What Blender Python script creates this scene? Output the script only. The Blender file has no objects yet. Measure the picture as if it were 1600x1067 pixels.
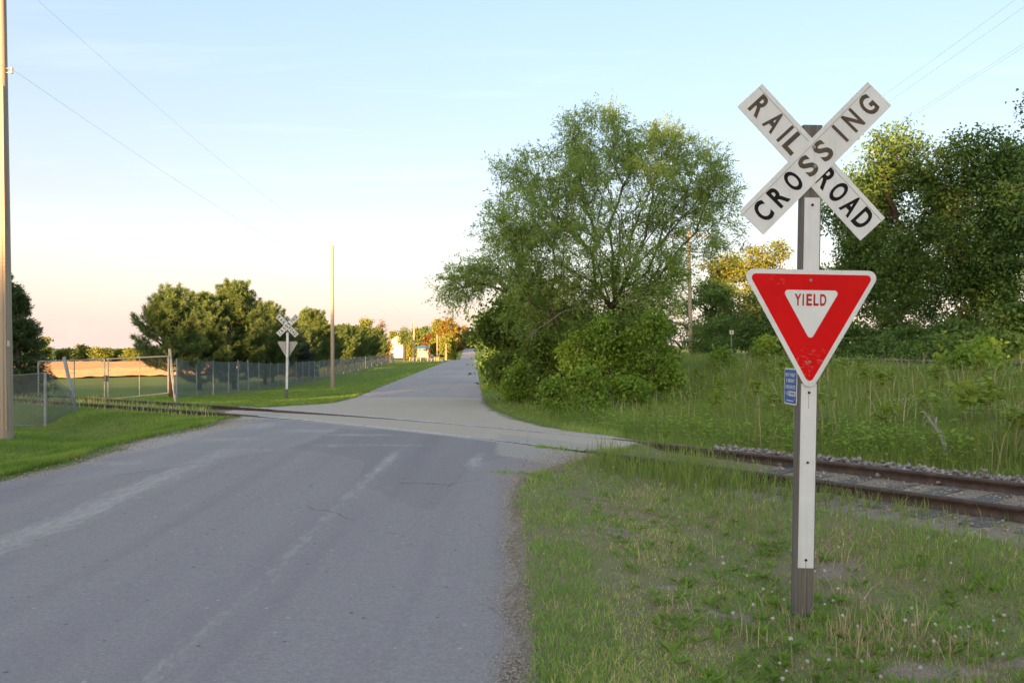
import bpy, bmesh, math, random
import numpy as np
from mathutils import Vector, Matrix

S = bpy.context.scene
COL = S.collection
rng = np.random.default_rng(7)
random.seed(7)
R = math.radians

# ------------------------------------------------------------------ camera
CAMZ, FPX, V0 = 1.65, 1300.0, 548.0          # eye height, focal length and horizon in photo pixels
cam = bpy.data.cameras.new('camera')
cam.sensor_width = 36.0
cam.lens = FPX / 1600.0 * 36.0
cam.shift_y = (V0 - 533.5) / 1600.0
cam.clip_start = 0.05
cam.clip_end = 9000
cam_o = bpy.data.objects.new('camera', cam)
cam_o.location = (0, 0, CAMZ)
cam_o.rotation_euler = (R(90), 0, 0)
COL.objects.link(cam_o)
S.camera = cam_o

# ------------------------------------------------------------------ world, sun, exposure
SUN_AZ, SUN_EL = R(201), R(5.0)               # clockwise from +Y: low sun behind the viewer, a little left
SUN_STRENGTH, SKY_STRENGTH, EXPOSURE = 3.2, 0.15, 2.85
HAZE_STOPS = [(0.0, (.80, .62, .54)), (.05, (.72, .565, .515)), (.10, (.58, .475, .465)), (.17, (.43, .36, .37)), (.26, (.34, .32, .33)), (.40, (.27, .31, .325)), (.75, (.30, .33, .35))]
HAZE_GAIN, CLEAR_GAIN = 1.2, .35
world = bpy.data.worlds.new('World')
S.world = world
world.use_nodes = True
wn, wl = world.node_tree.nodes, world.node_tree.links
wn.clear()
wo = wn.new('ShaderNodeOutputWorld')
bg = wn.new('ShaderNodeBackground')
sky = wn.new('ShaderNodeTexSky')
sky.sky_type = 'NISHITA'
sky.sun_disc = False
sky.sun_elevation = SUN_EL
sky.sun_rotation = SUN_AZ
sky.altitude = 250
sky.air_density = 1.0
sky.dust_density = 5.0
sky.ozone_density = 2.0
bg.inputs['Strength'].default_value = SKY_STRENGTH
# thin high evening haze over the clear sky: the same all the way round, by elevation only
wtc = wn.new('ShaderNodeTexCoord')
wsep = wn.new('ShaderNodeSeparateXYZ')
wl.new(wtc.outputs['Generated'], wsep.inputs[0])
wr = wn.new('ShaderNodeValToRGB')
K = 1.0
for i, (p, c) in enumerate(HAZE_STOPS):
    el = wr.color_ramp.elements
    if i >= len(el): el.new(p)
    el[i].position = p
    el[i].color = (c[0], c[1], c[2], 1)
wl.new(wsep.outputs['Z'], wr.inputs['Fac'])
wmul = wn.new('ShaderNodeVectorMath'); wmul.operation = 'SCALE'
wmul.inputs['Scale'].default_value = HAZE_GAIN
wl.new(wr.outputs['Color'], wmul.inputs[0])
wmul2 = wn.new('ShaderNodeVectorMath'); wmul2.operation = 'SCALE'
wmul2.inputs['Scale'].default_value = CLEAR_GAIN
wl.new(sky.outputs[0], wmul2.inputs[0])
wadd = wn.new('ShaderNodeVectorMath'); wadd.operation = 'ADD'
wl.new(wmul.outputs[0], wadd.inputs[0]); wl.new(wmul2.outputs[0], wadd.inputs[1])
# thin wisps of high cloud
wdiv = wn.new('ShaderNodeVectorMath'); wdiv.operation = 'SCALE'
winv = wn.new('ShaderNodeMath'); winv.operation = 'DIVIDE'; winv.inputs[0].default_value = 1.0
wmax = wn.new('ShaderNodeMath'); wmax.operation = 'MAXIMUM'; wmax.inputs[1].default_value = .06
wl.new(wsep.outputs['Z'], wmax.inputs[0]); wl.new(wmax.outputs[0], winv.inputs[1])
wl.new(wtc.outputs['Generated'], wdiv.inputs[0]); wl.new(winv.outputs[0], wdiv.inputs['Scale'])
wmap = wn.new('ShaderNodeMapping'); wmap.inputs['Scale'].default_value = (.55, 2.4, 1); wmap.inputs['Rotation'].default_value = (0, 0, R(24)); wmap.inputs['Location'].default_value = (1.3, .4, 0)
wl.new(wdiv.outputs[0], wmap.inputs['Vector'])
wnz = wn.new('ShaderNodeTexNoise'); wnz.inputs['Scale'].default_value = .9; wnz.inputs['Detail'].default_value = 7; wnz.inputs['Roughness'].default_value = .62; wnz.inputs['Distortion'].default_value = .4
wl.new(wmap.outputs[0], wnz.inputs['Vector'])
wcr = wn.new('ShaderNodeValToRGB'); wcr.color_ramp.elements[0].position = .56; wcr.color_ramp.elements[1].position = .8
wcr.color_ramp.elements[0].color = (0, 0, 0, 1); wcr.color_ramp.elements[1].color = (.09, .08, .08, 1)
wl.new(wnz.outputs['Fac'], wcr.inputs['Fac'])
wadd2 = wn.new('ShaderNodeVectorMath'); wadd2.operation = 'ADD'
wl.new(wadd.outputs[0], wadd2.inputs[0]); wl.new(wcr.outputs['Color'], wadd2.inputs[1])
wl.new(wadd2.outputs[0], bg.inputs['Color'])
wl.new(bg.outputs[0], wo.inputs['Surface'])

sun = bpy.data.lights.new('sun', 'SUN')
sun.energy = SUN_STRENGTH
sun.angle = R(0.53)
sun.color = (1.0, 0.58, 0.26)
sun_o = bpy.data.objects.new('sun', sun)
to_sun = Vector((math.sin(SUN_AZ) * math.cos(SUN_EL), math.cos(SUN_AZ) * math.cos(SUN_EL), math.sin(SUN_EL)))
sun_o.rotation_euler = to_sun.to_track_quat('Z', 'Y').to_euler()
sun_o.location = to_sun * 60
COL.objects.link(sun_o)

S.view_settings.view_transform = 'Standard'
S.view_settings.look = 'None'
S.view_settings.exposure = EXPOSURE
S.view_settings.gamma = 1.0
S.cycles.max_bounces = 8
S.cycles.transparent_max_bounces = 24
S.cycles.use_denoising = True

# ------------------------------------------------------------------ helpers: tags, meshes
def tag(o, label=None, cat=None, group=None, kind=None):
    if label: o['label'] = label
    if cat: o['category'] = cat
    if group: o['group'] = group
    if kind: o['kind'] = kind
    return o

def thing(name, label, cat, loc=(0, 0, 0), group=None, rot=(0, 0, 0)):
    o = bpy.data.objects.new(name, None)
    o.empty_display_size = 0.2
    o.location = loc
    o.rotation_euler = rot
    COL.objects.link(o)
    return tag(o, label, cat, group)

def link(name, me, parent=None, loc=None):
    o = bpy.data.objects.new(name, me)
    if parent is not None: o.parent = parent
    if loc is not None: o.location = loc
    COL.objects.link(o)
    return o

def copy_tree(o, parent=None):
    c = o.copy()
    COL.objects.link(c)
    c.parent = parent
    for ch in list(o.children):
        copy_tree(ch, c)
    return c

def np_mesh(name, V, F, mat=None, attrs=None, smooth=False):
    """V (n,3); F one (m,k) index array or a list of such arrays."""
    if not isinstance(F, list): F = [F]
    F = [np.asarray(f, dtype=np.int32) for f in F if len(f)]
    me = bpy.data.meshes.new(name)
    V = np.ascontiguousarray(V, dtype=np.float32)
    me.vertices.add(len(V))
    me.vertices.foreach_set('co', V.ravel())
    nl = sum(f.size for f in F)
    npoly = sum(len(f) for f in F)
    me.loops.add(nl)
    me.loops.foreach_set('vertex_index', np.concatenate([f.ravel() for f in F]))
    me.polygons.add(npoly)
    st, tot, a = [], [], 0
    for f in F:
        k = f.shape[1]
        st.append(np.arange(len(f), dtype=np.int32) * k + a)
        tot.append(np.full(len(f), k, dtype=np.int32))
        a += f.size
    me.polygons.foreach_set('loop_start', np.concatenate(st))
    me.polygons.foreach_set('loop_total', np.concatenate(tot))
    if smooth:
        me.polygons.foreach_set('use_smooth', np.ones(npoly, dtype=bool))
    if attrs:
        for k, v in attrs.items():
            at = me.attributes.new(k, 'FLOAT', 'POINT')
            at.data.foreach_set('value', np.ascontiguousarray(v, dtype=np.float32))
    me.update(calc_edges=True)
    me.validate()
    if mat: me.materials.append(mat)
    return me

class MB:
    """collects simple solids; build() links them as one mesh"""
    def __init__(s): s.V, s.F = [], []
    def poly(s, pts, faces):
        n = len(s.V)
        s.V += [tuple(p) for p in pts]
        s.F += [tuple(i + n for i in f) for f in faces]
        return s
    def box(s, x0, x1, y0, y1, z0, z1, M=None, bev=0.0):
        if bev > 0:
            b = bev
            prof = [(x0 + b, y0), (x1 - b, y0), (x1, y0 + b), (x1, y1 - b), (x1 - b, y1), (x0 + b, y1), (x0, y1 - b), (x0, y0 + b)]
            return s.prism([(p[0], p[1]) for p in prof], z0, z1, M)
        pts = [Vector((x, y, z)) for z in (z0, z1) for x, y in ((x0, y0), (x1, y0), (x1, y1), (x0, y1))]
        if M is not None: pts = [M @ p for p in pts]
        return s.poly(pts, [(3, 2, 1, 0), (4, 5, 6, 7), (0, 1, 5, 4), (1, 2, 6, 5), (2, 3, 7, 6), (3, 0, 4, 7)])
    def prism(s, prof, z0, z1, M=None):
        n = len(prof)
        pts = [Vector((p[0], p[1], z)) for z in (z0, z1) for p in prof]
        if M is not None: pts = [M @ p for p in pts]
        return s.poly(pts, [tuple(range(n - 1, -1, -1)), tuple(range(n, 2 * n))] + [(i, (i + 1) % n, n + (i + 1) % n, n + i) for i in range(n)])
    def tube(s, pts, r, sides=6, caps=True):
        pts = [Vector(p) for p in pts]
        rr = r if isinstance(r, (list, tuple)) else [r] * len(pts)
        rings = []
        for i, p in enumerate(pts):
            d = (pts[min(i + 1, len(pts) - 1)] - pts[max(i - 1, 0)]).normalized()
            a = d.cross(Vector((0, 0, 1)) if abs(d.z) < .9 else Vector((0, 1, 0))).normalized()
            b = d.cross(a)
            rings.append([p + (a * math.cos(2 * math.pi * k / sides) + b * math.sin(2 * math.pi * k / sides)) * rr[i] for k in range(sides)])
        f = []
        for i in range(len(pts) - 1):
            for k in range(sides):
                k2 = (k + 1) % sides
                f.append((i * sides + k, i * sides + k2, (i + 1) * sides + k2, (i + 1) * sides + k))
        if caps:
            f.append(tuple(range(sides - 1, -1, -1)))
            f.append(tuple((len(pts) - 1) * sides + k for k in range(sides)))
        return s.poly([v for r_ in rings for v in r_], f)
    def mesh(s, name, mat, smooth=False):
        me = bpy.data.meshes.new(name)
        me.from_pydata(s.V, [], s.F)
        bm = bmesh.new(); bm.from_mesh(me)
        bmesh.ops.recalc_face_normals(bm, faces=bm.faces)
        bm.to_mesh(me); bm.free()
        if smooth:
            for p in me.polygons: p.use_smooth = True
        me.materials.append(mat)
        return me
    def build(s, name, mat, parent=None, loc=None, smooth=False):
        return link(name, s.mesh(name, mat, smooth), parent, loc)

def smooth_angle(o, deg=40):
    for p in o.data.polygons: p.use_smooth = True
    try:
        o.data.set_sharp_from_angle(angle=R(deg))
    except Exception:
        pass

def P(u, v, Y):
    """photo pixel at depth Y -> world point"""
    return Vector(((u - 800.0) / FPX * Y, Y, CAMZ + (V0 - v) / FPX * Y))

# ------------------------------------------------------------------ helpers: noise
def vnoise(x, y, seed=0):
    x = np.asarray(x, float); y = np.asarray(y, float)
    xi, yi = np.floor(x).astype(np.int64), np.floor(y).astype(np.int64)
    xf, yf = x - xi, y - yi
    def h(a, b):
        n = (a * 374761393 + b * 668265263 + seed * 2147483647) & 0xffffffff
        n = ((n ^ (n >> 13)) * 1274126177) & 0xffffffff
        return ((n ^ (n >> 16)) & 0xffff) / 65535.0
    sx, sy = xf * xf * (3 - 2 * xf), yf * yf * (3 - 2 * yf)
    return (h(xi, yi) * (1 - sx) + h(xi + 1, yi) * sx) * (1 - sy) + (h(xi, yi + 1) * (1 - sx) + h(xi + 1, yi + 1) * sx) * sy

def fbm(x, y, seed=0, octv=4):
    s, a, t = 0, 1.0, 0
    for i in range(octv):
        s = s + a * vnoise(x * 2 ** i, y * 2 ** i, seed + i * 17)
        t += a; a *= .5
    return s / t

def sstep(v, a, b):
    t = np.clip((np.asarray(v, float) - a) / (b - a), 0, 1)
    return t * t * (3 - 2 * t)

# ------------------------------------------------------------------ materials
class NT:
    def __init__(s, name):
        s.m = bpy.data.materials.new(name)
        s.m.use_nodes = True
        s.n, s.l = s.m.node_tree.nodes, s.m.node_tree.links
        s.n.clear()
        s.out = s.n.new('ShaderNodeOutputMaterial')
    def node(s, t, **kw):
        n = s.n.new(t)
        for k, v in kw.items(): setattr(n, k, v)
        return n
    def coord(s, kind='Object'):
        return s.node('ShaderNodeTexCoord').outputs[kind]
    def mapping(s, vec, scale=(1, 1, 1), rot=(0, 0, 0)):
        m = s.node('ShaderNodeMapping')
        m.inputs['Scale'].default_value = scale
        m.inputs['Rotation'].default_value = rot
        s.l.new(vec, m.inputs['Vector'])
        return m.outputs[0]
    def noise(s, vec, scale, detail=4, rough=.55, dist=0):
        n = s.node('ShaderNodeTexNoise')
        n.inputs['Scale'].default_value = scale
        n.inputs['Detail'].default_value = detail
        n.inputs['Roughness'].default_value = rough
        n.inputs['Distortion'].default_value = dist
        if vec is not None: s.l.new(vec, n.inputs['Vector'])
        return n.outputs['Fac']
    def voro(s, vec, scale, feature='F1', out='Distance'):
        n = s.node('ShaderNodeTexVoronoi', feature=feature)
        n.inputs['Scale'].default_value = scale
        if vec is not None: s.l.new(vec, n.inputs['Vector'])
        return n.outputs[out]
    def ramp(s, fac, stops):
        n = s.node('ShaderNodeValToRGB')
        e = n.color_ramp.elements
        while len(e) < len(stops): e.new(.5)
        for i, (p, c) in enumerate(stops):
            e[i].position = p
            e[i].color = (*c, 1) if len(c) == 3 else c
        s.l.new(fac, n.inputs['Fac'])
        return n.outputs['Color']
    def math(s, op, a, b=None, clamp=False):
        n = s.node('ShaderNodeMath', operation=op)
        n.use_clamp = clamp
        for i, v in enumerate((a, b)):
            if v is None: continue
            if isinstance(v, (int, float)): n.inputs[i].default_value = v
            else: s.l.new(v, n.inputs[i])
        return n.outputs[0]
    def mix(s, fac, a, b, blend='MIX'):
        n = s.node('ShaderNodeMix', data_type='RGBA', blend_type=blend)
        for idx, v in ((0, fac), (6, a), (7, b)):
            if isinstance(v, (int, float)): n.inputs[idx].default_value = v
            elif isinstance(v, tuple): n.inputs[idx].default_value = (*v, 1)
            else: s.l.new(v, n.inputs[idx])
        return n.outputs[2]
    def attr(s, name):
        return s.node('ShaderNodeAttribute', attribute_name=name).outputs['Fac']
    def bump(s, h, strength=.4, dist=.01):
        b = s.node('ShaderNodeBump')
        b.inputs['Strength'].default_value = strength
        b.inputs['Distance'].default_value = dist
        s.l.new(h, b.inputs['Height'])
        return b.outputs[0]
    def principled(s, color, rough=.7, metal=0, normal=None, spec=.3):
        b = s.node('ShaderNodeBsdfPrincipled')
        if isinstance(color, tuple): b.inputs['Base Color'].default_value = (*color, 1)
        else: s.l.new(color, b.inputs['Base Color'])
        if isinstance(rough, (int, float)): b.inputs['Roughness'].default_value = rough
        else: s.l.new(rough, b.inputs['Roughness'])
        b.inputs['Metallic'].default_value = metal
        b.inputs['Specular IOR Level'].default_value = spec
        if normal is not None: s.l.new(normal, b.inputs['Normal'])
        return b.outputs[0]
    def done(s, shader):
        s.l.new(shader, s.out.inputs['Surface'])
        return s.m

def simple(name, c, var=.2, scale=6, rough=.7, metal=0, bump=.15, bscale=40, spec=.3, stretch=(1, 1, 1)):
    t = NT(name)
    co = t.mapping(t.coord(), stretch)
    f = t.noise(co, scale, 5)
    lo = tuple(x * (1 - var) for x in c); hi = tuple(min(1, x * (1 + var)) for x in c)
    col = t.ramp(f, [(.3, lo), (.7, hi)])
    nb = t.bump(t.noise(co, bscale, 3), bump, .01)
    return t.done(t.principled(col, rough, metal, nb, spec))

def foliage(name, stops, trans=.3, rough=.55):
    t = NT(name)
    col = t.ramp(t.attr('tint'), stops)
    b = t.principled(col, rough, 0, None, .25)
    tr = t.node('ShaderNodeBsdfTranslucent')
    col2 = t.mix(1.0, col, (1.0, 1.0, .55), 'MULTIPLY')
    t.l.new(col2, tr.inputs['Color'])
    mx = t.node('ShaderNodeMixShader')
    mx.inputs[0].default_value = trans
    t.l.new(b, mx.inputs[1]); t.l.new(tr.outputs[0], mx.inputs[2])
    return t.done(mx.outputs[0])

def wood_mat(name, a, b, zscale=.6, xs=40, rough=.85, crack=.5):
    t = NT(name)
    co = t.coord()
    g = t.noise(t.mapping(co, (xs, xs, zscale)), 1.0, 6, .6)
    big = t.noise(t.mapping(co, (3, 3, .5)), 1.0, 3)
    col = t.ramp(g, [(.3, a), (.52, tuple((x + y) / 2 for x, y in zip(a, b))), (.7, b)])
    col = t.mix(t.math('MULTIPLY', big, .5), col, tuple(x * .6 for x in a))
    return t.done(t.principled(col, rough, 0, t.bump(g, crack, .01), .2))

M = {}
M['leaf_willow'] = foliage('leaf_willow', [(0, (0.220, 0.322, 0.085)), (.5, (0.305, 0.426, 0.120)), (1, (0.389, 0.500, 0.170))], .5)
M['leaf_elder'] = foliage('leaf_elder', [(0, (0.155, 0.262, 0.038)), (.5, (0.254, 0.393, 0.062)), (1, (0.355, 0.493, 0.093))], .45)
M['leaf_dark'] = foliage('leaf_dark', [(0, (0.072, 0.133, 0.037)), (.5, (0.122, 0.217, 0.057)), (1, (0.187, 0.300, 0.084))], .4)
M['leaf_mid'] = foliage('leaf_mid', [(0, (0.093, 0.152, 0.033)), (.5, (0.152, 0.231, 0.047)), (1, (0.225, 0.310, 0.072))], .42)
M['leaf_spring'] = foliage('leaf_spring', [(0, (0.108, 0.144, 0.022)), (.5, (0.168, 0.192, 0.030)), (1, (0.240, 0.240, 0.048))], .35)
M['leaf_far'] = foliage('leaf_far', [(0, (0.116, 0.165, 0.031)), (.5, (0.214, 0.242, 0.043)), (1, (0.290, 0.300, 0.057))], .3)
M['leaf_rust'] = foliage('leaf_rust', [(0, (.10, .045, .02)), (.5, (.16, .075, .03)), (1, (.2, .11, .04))], .25)
M['leaf_gold'] = foliage('leaf_gold', [(0, (0.175, 0.125, 0.025)), (.5, (0.250, 0.181, 0.031)), (1, (0.312, 0.225, 0.044))], .3)
M['leaf_bare'] = foliage('leaf_bare', [(0, (.12, .085, .06)), (.5, (.17, .12, .09)), (1, (.2, .15, .12))], .1)
M['needle_pine'] = foliage('needle_pine', [(0, (0.062, 0.105, 0.035)), (.5, (0.115, 0.176, 0.053)), (.9, (0.176, 0.238, 0.074)), (1, (0.298, 0.298, 0.140))], .15)
M['needle_spruce'] = foliage('needle_spruce', [(0, (0.029, 0.053, 0.020)), (.5, (0.058, 0.102, 0.035)), (1, (0.102, 0.154, 0.053))], .1)
M['needle_blue'] = foliage('needle_blue', [(0, (.03, .045, .035)), (.5, (.055, .08, .062)), (1, (.09, .115, .095))], .1)
M['grass_lawn'] = foliage('grass_lawn', [(0, (0.152, 0.254, 0.040)), (.45, (0.229, 0.355, 0.061)), (.8, (0.304, 0.406, 0.085)), (1, (0.490, 0.389, 0.152))], .3)
M['grass_verge'] = foliage('grass_verge', [(0, (0.148, 0.272, 0.048)), (.35, (0.251, 0.410, 0.084)), (.65, (0.344, 0.473, 0.121)), (.82, (0.550, 0.508, 0.206)), (1, (0.777, 0.646, 0.340))], .25)
M['grass_tall'] = foliage('grass_tall', [(0, (0.156, 0.228, 0.055)), (.5, (0.238, 0.319, 0.080)), (.85, (0.311, 0.383, 0.109)), (1, (0.437, 0.437, 0.163))], .3)
M['dry_stalk'] = foliage('dry_stalk', [(0, (0.227, 0.170, 0.097)), (.5, (0.389, 0.308, 0.186)), (1, (0.583, 0.486, 0.324))], .1)
M['leaf_weed'] = foliage('leaf_weed', [(0, (.17, .25, .035)), (.5, (.25, .34, .05)), (1, (.34, .42, .08))], .4)
M['bark_grey'] = wood_mat('bark_grey', (0.068, 0.053, 0.039), (0.195, 0.158, 0.120), 3, 14, .9, .8)
M['bark_dark'] = wood_mat('bark_dark', (0.040, 0.032, 0.026), (0.128, 0.102, 0.080), 3, 12, .9, .8)
M['dead_wood'] = wood_mat('dead_wood', (.14, .125, .105), (.3, .28, .25), 3, 20, .85, .4)
M['pole_wood'] = wood_mat('pole_wood', (.34, .27, .21), (.56, .47, .385), .25, 26, .85, .5)
M['post_wood'] = wood_mat('post_wood', (.12, .11, .10), (.30, .28, .26), .8, 90, .9, .9)
M['tie_wood'] = wood_mat('tie_wood', (.10, .092, .082), (.25, .235, .21), 14, 14, .9, .9)
M['galv'] = simple('galv', (.30, .32, .33), .2, 8, .55, .15, .1, 60)
M['galv_dull'] = simple('galv_dull', (.22, .235, .24), .2, 8, .6, .1, .1, 60)
M['steel_dark'] = simple('steel_dark', (.05, .045, .042), .3, 20, .6, .5, .1, 60)
M['bolt'] = simple('bolt', (.30, .29, .28), .3, 60, .45, .8, .1, 200)
M['bolt_rust'] = simple('bolt_rust', (.03, .02, .016), .4, 60, .8, .2, .1, 200)
M['black_paint'] = simple('black_paint', (.012, .011, .012), .3, 14, .6, 0, .05, 100, .15)
M['black_glare'] = simple('black_glare', (.095, .076, .058), .3, 14, .6, 0, .05, 100, .2)  # letter black lightened to brown: sun glare put into the colour
M['red_text'] = simple('red_text', (.42, .008, .012), .1, 14, .45, 0, .05, 100, .4)
M['white_paint'] = simple('white_paint', (.72, .72, .70), .06, 3, .6)
M['concrete'] = simple('concrete', (.3, .29, .27), .15, 3, .9)

def rail_mat():
    t = NT('rail_rust')
    co = t.coord()
    n1 = t.noise(co, 9, 6, .65)
    n2 = t.noise(t.mapping(co, (60, 60, 200)), 1, 4)
    col = t.ramp(n1, [(.3, (.055, .038, .032)), (.55, (.095, .066, .055)), (.75, (.14, .095, .075))])
    return t.done(t.principled(col, .62, .25, t.bump(n2, .25, .004), .4))
M['rail'] = rail_mat()
def rail_top_mat():
    t = NT('rail_polished')
    n1 = t.noise(t.mapping(t.coord(), (12, 12, 12)), 1, 4)
    col = t.ramp(n1, [(.35, (.34, .33, .33)), (.65, (.6, .6, .61))])
    return t.done(t.principled(col, .42, .45, None, .5))
M['rail_top'] = rail_top_mat()

def sheet_white(name, c=(.76, .79, .82), streak=True):
    t = NT(name)
    co = t.coord()
    big = t.noise(co, 4, 5)
    fine = t.noise(co, 60, 3, .7)
    stk = t.noise(t.mapping(co, (34, 34, 2.2)), 1, 4)
    col = t.ramp(big, [(.25, tuple(x * .86 for x in c)), (.7, c)])
    col = t.mix(t.math('MULTIPLY', t.ramp(stk, [(.52, (0, 0, 0)), (.75, (1, 1, 1))]), .22 if streak else 0.05), col, (.42, .37, .30))
    col = t.mix(t.math('MULTIPLY', t.ramp(fine, [(.63, (0, 0, 0)), (.72, (1, 1, 1))]), .35), col, (.45, .42, .38))
    return t.done(t.principled(col, t.math('ADD', t.math('MULTIPLY', fine, .25), .3), 0, t.bump(big, .05, .01), .45))
M['sign_white'] = sheet_white('sign_white')
M['strip_white'] = sheet_white('strip_white', (.77, .80, .84))
M['border_white'] = sheet_white('border_white', (.77, .80, .83), False)

def sign_red():
    t = NT('sign_red')
    co = t.coord()
    n = t.noise(co, 3, 4)
    col = t.ramp(n, [(.3, (.62, .004, .006)), (.7, (.74, .006, .008))])
    sc = t.noise(t.mapping(co, (26, 26, 60), (0, .35, 0)), 1, 5, .7, .6)
    zone = t.noise(t.mapping(co, (6, 6, 5)), 1, 2)
    sep = t.node('ShaderNodeSeparateXYZ'); t.l.new(co, sep.inputs[0])
    low = t.ramp(t.math('MULTIPLY', sep.outputs['Z'], .5), [(.86, (1, 1, 1)), (.97, (.0, .0, .0))])
    msk = t.math('MULTIPLY', t.ramp(sc, [(.56, (0, 0, 0)), (.68, (1, 1, 1))]), t.math('ADD', t.math('MULTIPLY', low, .75), t.ramp(zone, [(.64, (0, 0, 0)), (.7, (.35, .35, .35))])), True)
    col = t.mix(msk, col, (.75, .30, .28))
    return t.done(t.principled(col, .42, 0, None, .12))
M['sign_red'] = sign_red()
M['sign_blue'] = simple('sign_blue', (.02, .10, .36), .12, 5, .4, 0, .03, 50, .45)

def link_mesh_mat(name, spacing, w, col=(.16, .18, .19)):
    """woven wire: real gaps by transparency, diagonal wires (too fine to be geometry at this distance)"""
    t = NT(name)
    co = t.coord()
    sep = t.node('ShaderNodeSeparateXYZ'); t.l.new(co, sep.inputs[0])
    h = t.math('ADD', sep.outputs['X'], t.math('MULTIPLY', sep.outputs['Y'], 1.0))
    z = sep.outputs['Z']
    def stripes(a):
        f = t.math('FRACT', t.math('DIVIDE', a, spacing))
        return t.math('LESS_THAN', f, w)
    m = t.math('MAXIMUM', stripes(t.math('ADD', h, z)), stripes(t.math('SUBTRACT', h, z)))
    b = t.principled(t.ramp(t.noise(co, 2, 3), [(.3, tuple(x * .8 for x in col)), (.7, tuple(x * 1.2 for x in col))]), .7, 0, None, .1)
    tr = t.node('ShaderNodeBsdfTransparent')
    mx = t.node('ShaderNodeMixShader')
    t.l.new(m, mx.inputs[0]); t.l.new(tr.outputs[0], mx.inputs[1]); t.l.new(b, mx.inputs[2])
    return t.done(mx.outputs[0])
M['chain_link'] = link_mesh_mat('chain_link', .07, .34, (.155, .185, .195))
M['chain_near'] = link_mesh_mat('chain_near', .07, .25, (.13, .155, .165))
M['chain_gate'] = link_mesh_mat('chain_gate', .07, .04, (.15, .16, .17))

# ------------------------------------------------------------------ track centre line (gentle curve) and terrain
def make_track_line():
    ds = .25
    def th(s): return R(min(57, max(34, 45.5 + .9 * s)))
    pts_r, x, y, s = [(-.11, 14.3)], -.11, 14.3, 0
    while s < 30:
        x += math.cos(th(s)) * ds; y -= math.sin(th(s)) * ds; s += ds; pts_r.append((x, y))
    pts_l, x, y, s = [], -.11, 14.3, 0
    while s > -46:
        x -= math.cos(th(s)) * ds; y += math.sin(th(s)) * ds; s -= ds; pts_l.append((x, y))
    return np.array(pts_l[::-1] + pts_r), len(pts_l)
TRK, TRK0 = make_track_line()
TRK_D = np.gradient(TRK, axis=0); TRK_D /= np.linalg.norm(TRK_D, axis=1)[:, None]
TRK_N = np.stack([-TRK_D[:, 1], TRK_D[:, 0]], 1)            # points to the far side

def track_q(x, y):
    """signed distance to the spur track, arc index"""
    x = np.asarray(x, float).ravel(); y = np.asarray(y, float).ravel()
    q = np.full(len(x), 99.0); idx = np.zeros(len(x), int)
    near = np.where((x > -45) & (x < 25) & (y > -14) & (y < 48))[0]
    for a in range(0, len(near), 20000):
        k = near[a:a + 20000]
        d2 = (x[k, None] - TRK[None, :, 0]) ** 2 + (y[k, None] - TRK[None, :, 1]) ** 2
        j = d2.argmin(1)
        q[k] = (x[k] - TRK[j, 0]) * TRK_N[j, 0] + (y[k] - TRK[j, 1]) * TRK_N[j, 1]
        idx[k] = j
    return q, idx

_ys = np.arange(-60, 4200, .5)
_rz = np.interp(_ys, [-60, 6.5, 11, 12.5, 17.5, 22, 30, 38, 60, 190, 205, 250, 290, 314, 443, 475, 700, 1500, 4200],
                [0, 0, .16, .213, .213, .12, -.25, -.45, -.5, -.5, -.6, -2.7, -2.4, -1.73, 2.84, 3.2, 2.2, 3.5, 14])
_k = np.ones(7) / 7
_rz = np.convolve(np.pad(_rz, 3, mode='edge'), _k, mode='valid')
def road_z(y): return np.interp(y, _ys, _rz)
def XR(y): return np.interp(y, [-40, 4.1, 7, 8.6, 9.2, 9.98, 10.57, 11.5, 12.2, 13.3, 14.3, 15.2, 15.9, 17.6, 21.2, 30, 45, 500],
                            [.15, .05, .02, .0, .0, .12, .42, 1.0, 1.5, 2.0, 1.6, .94, .55, 0., -.55, -1.05, -1.75, -22.2])
def XL(y): return np.interp(y, [-40, 4, 9.66, 11.1, 13.26, 15.7, 18.5, 20, 21.7, 24, 30.7, 38, 50, 500],
                            [-5.8, -5.85, -5.94, -5.73, -5.9, -5.7, -5.95, -6.9, -7.4, -6.9, -6.5, -7.0, -7.8, -28.0])

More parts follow.
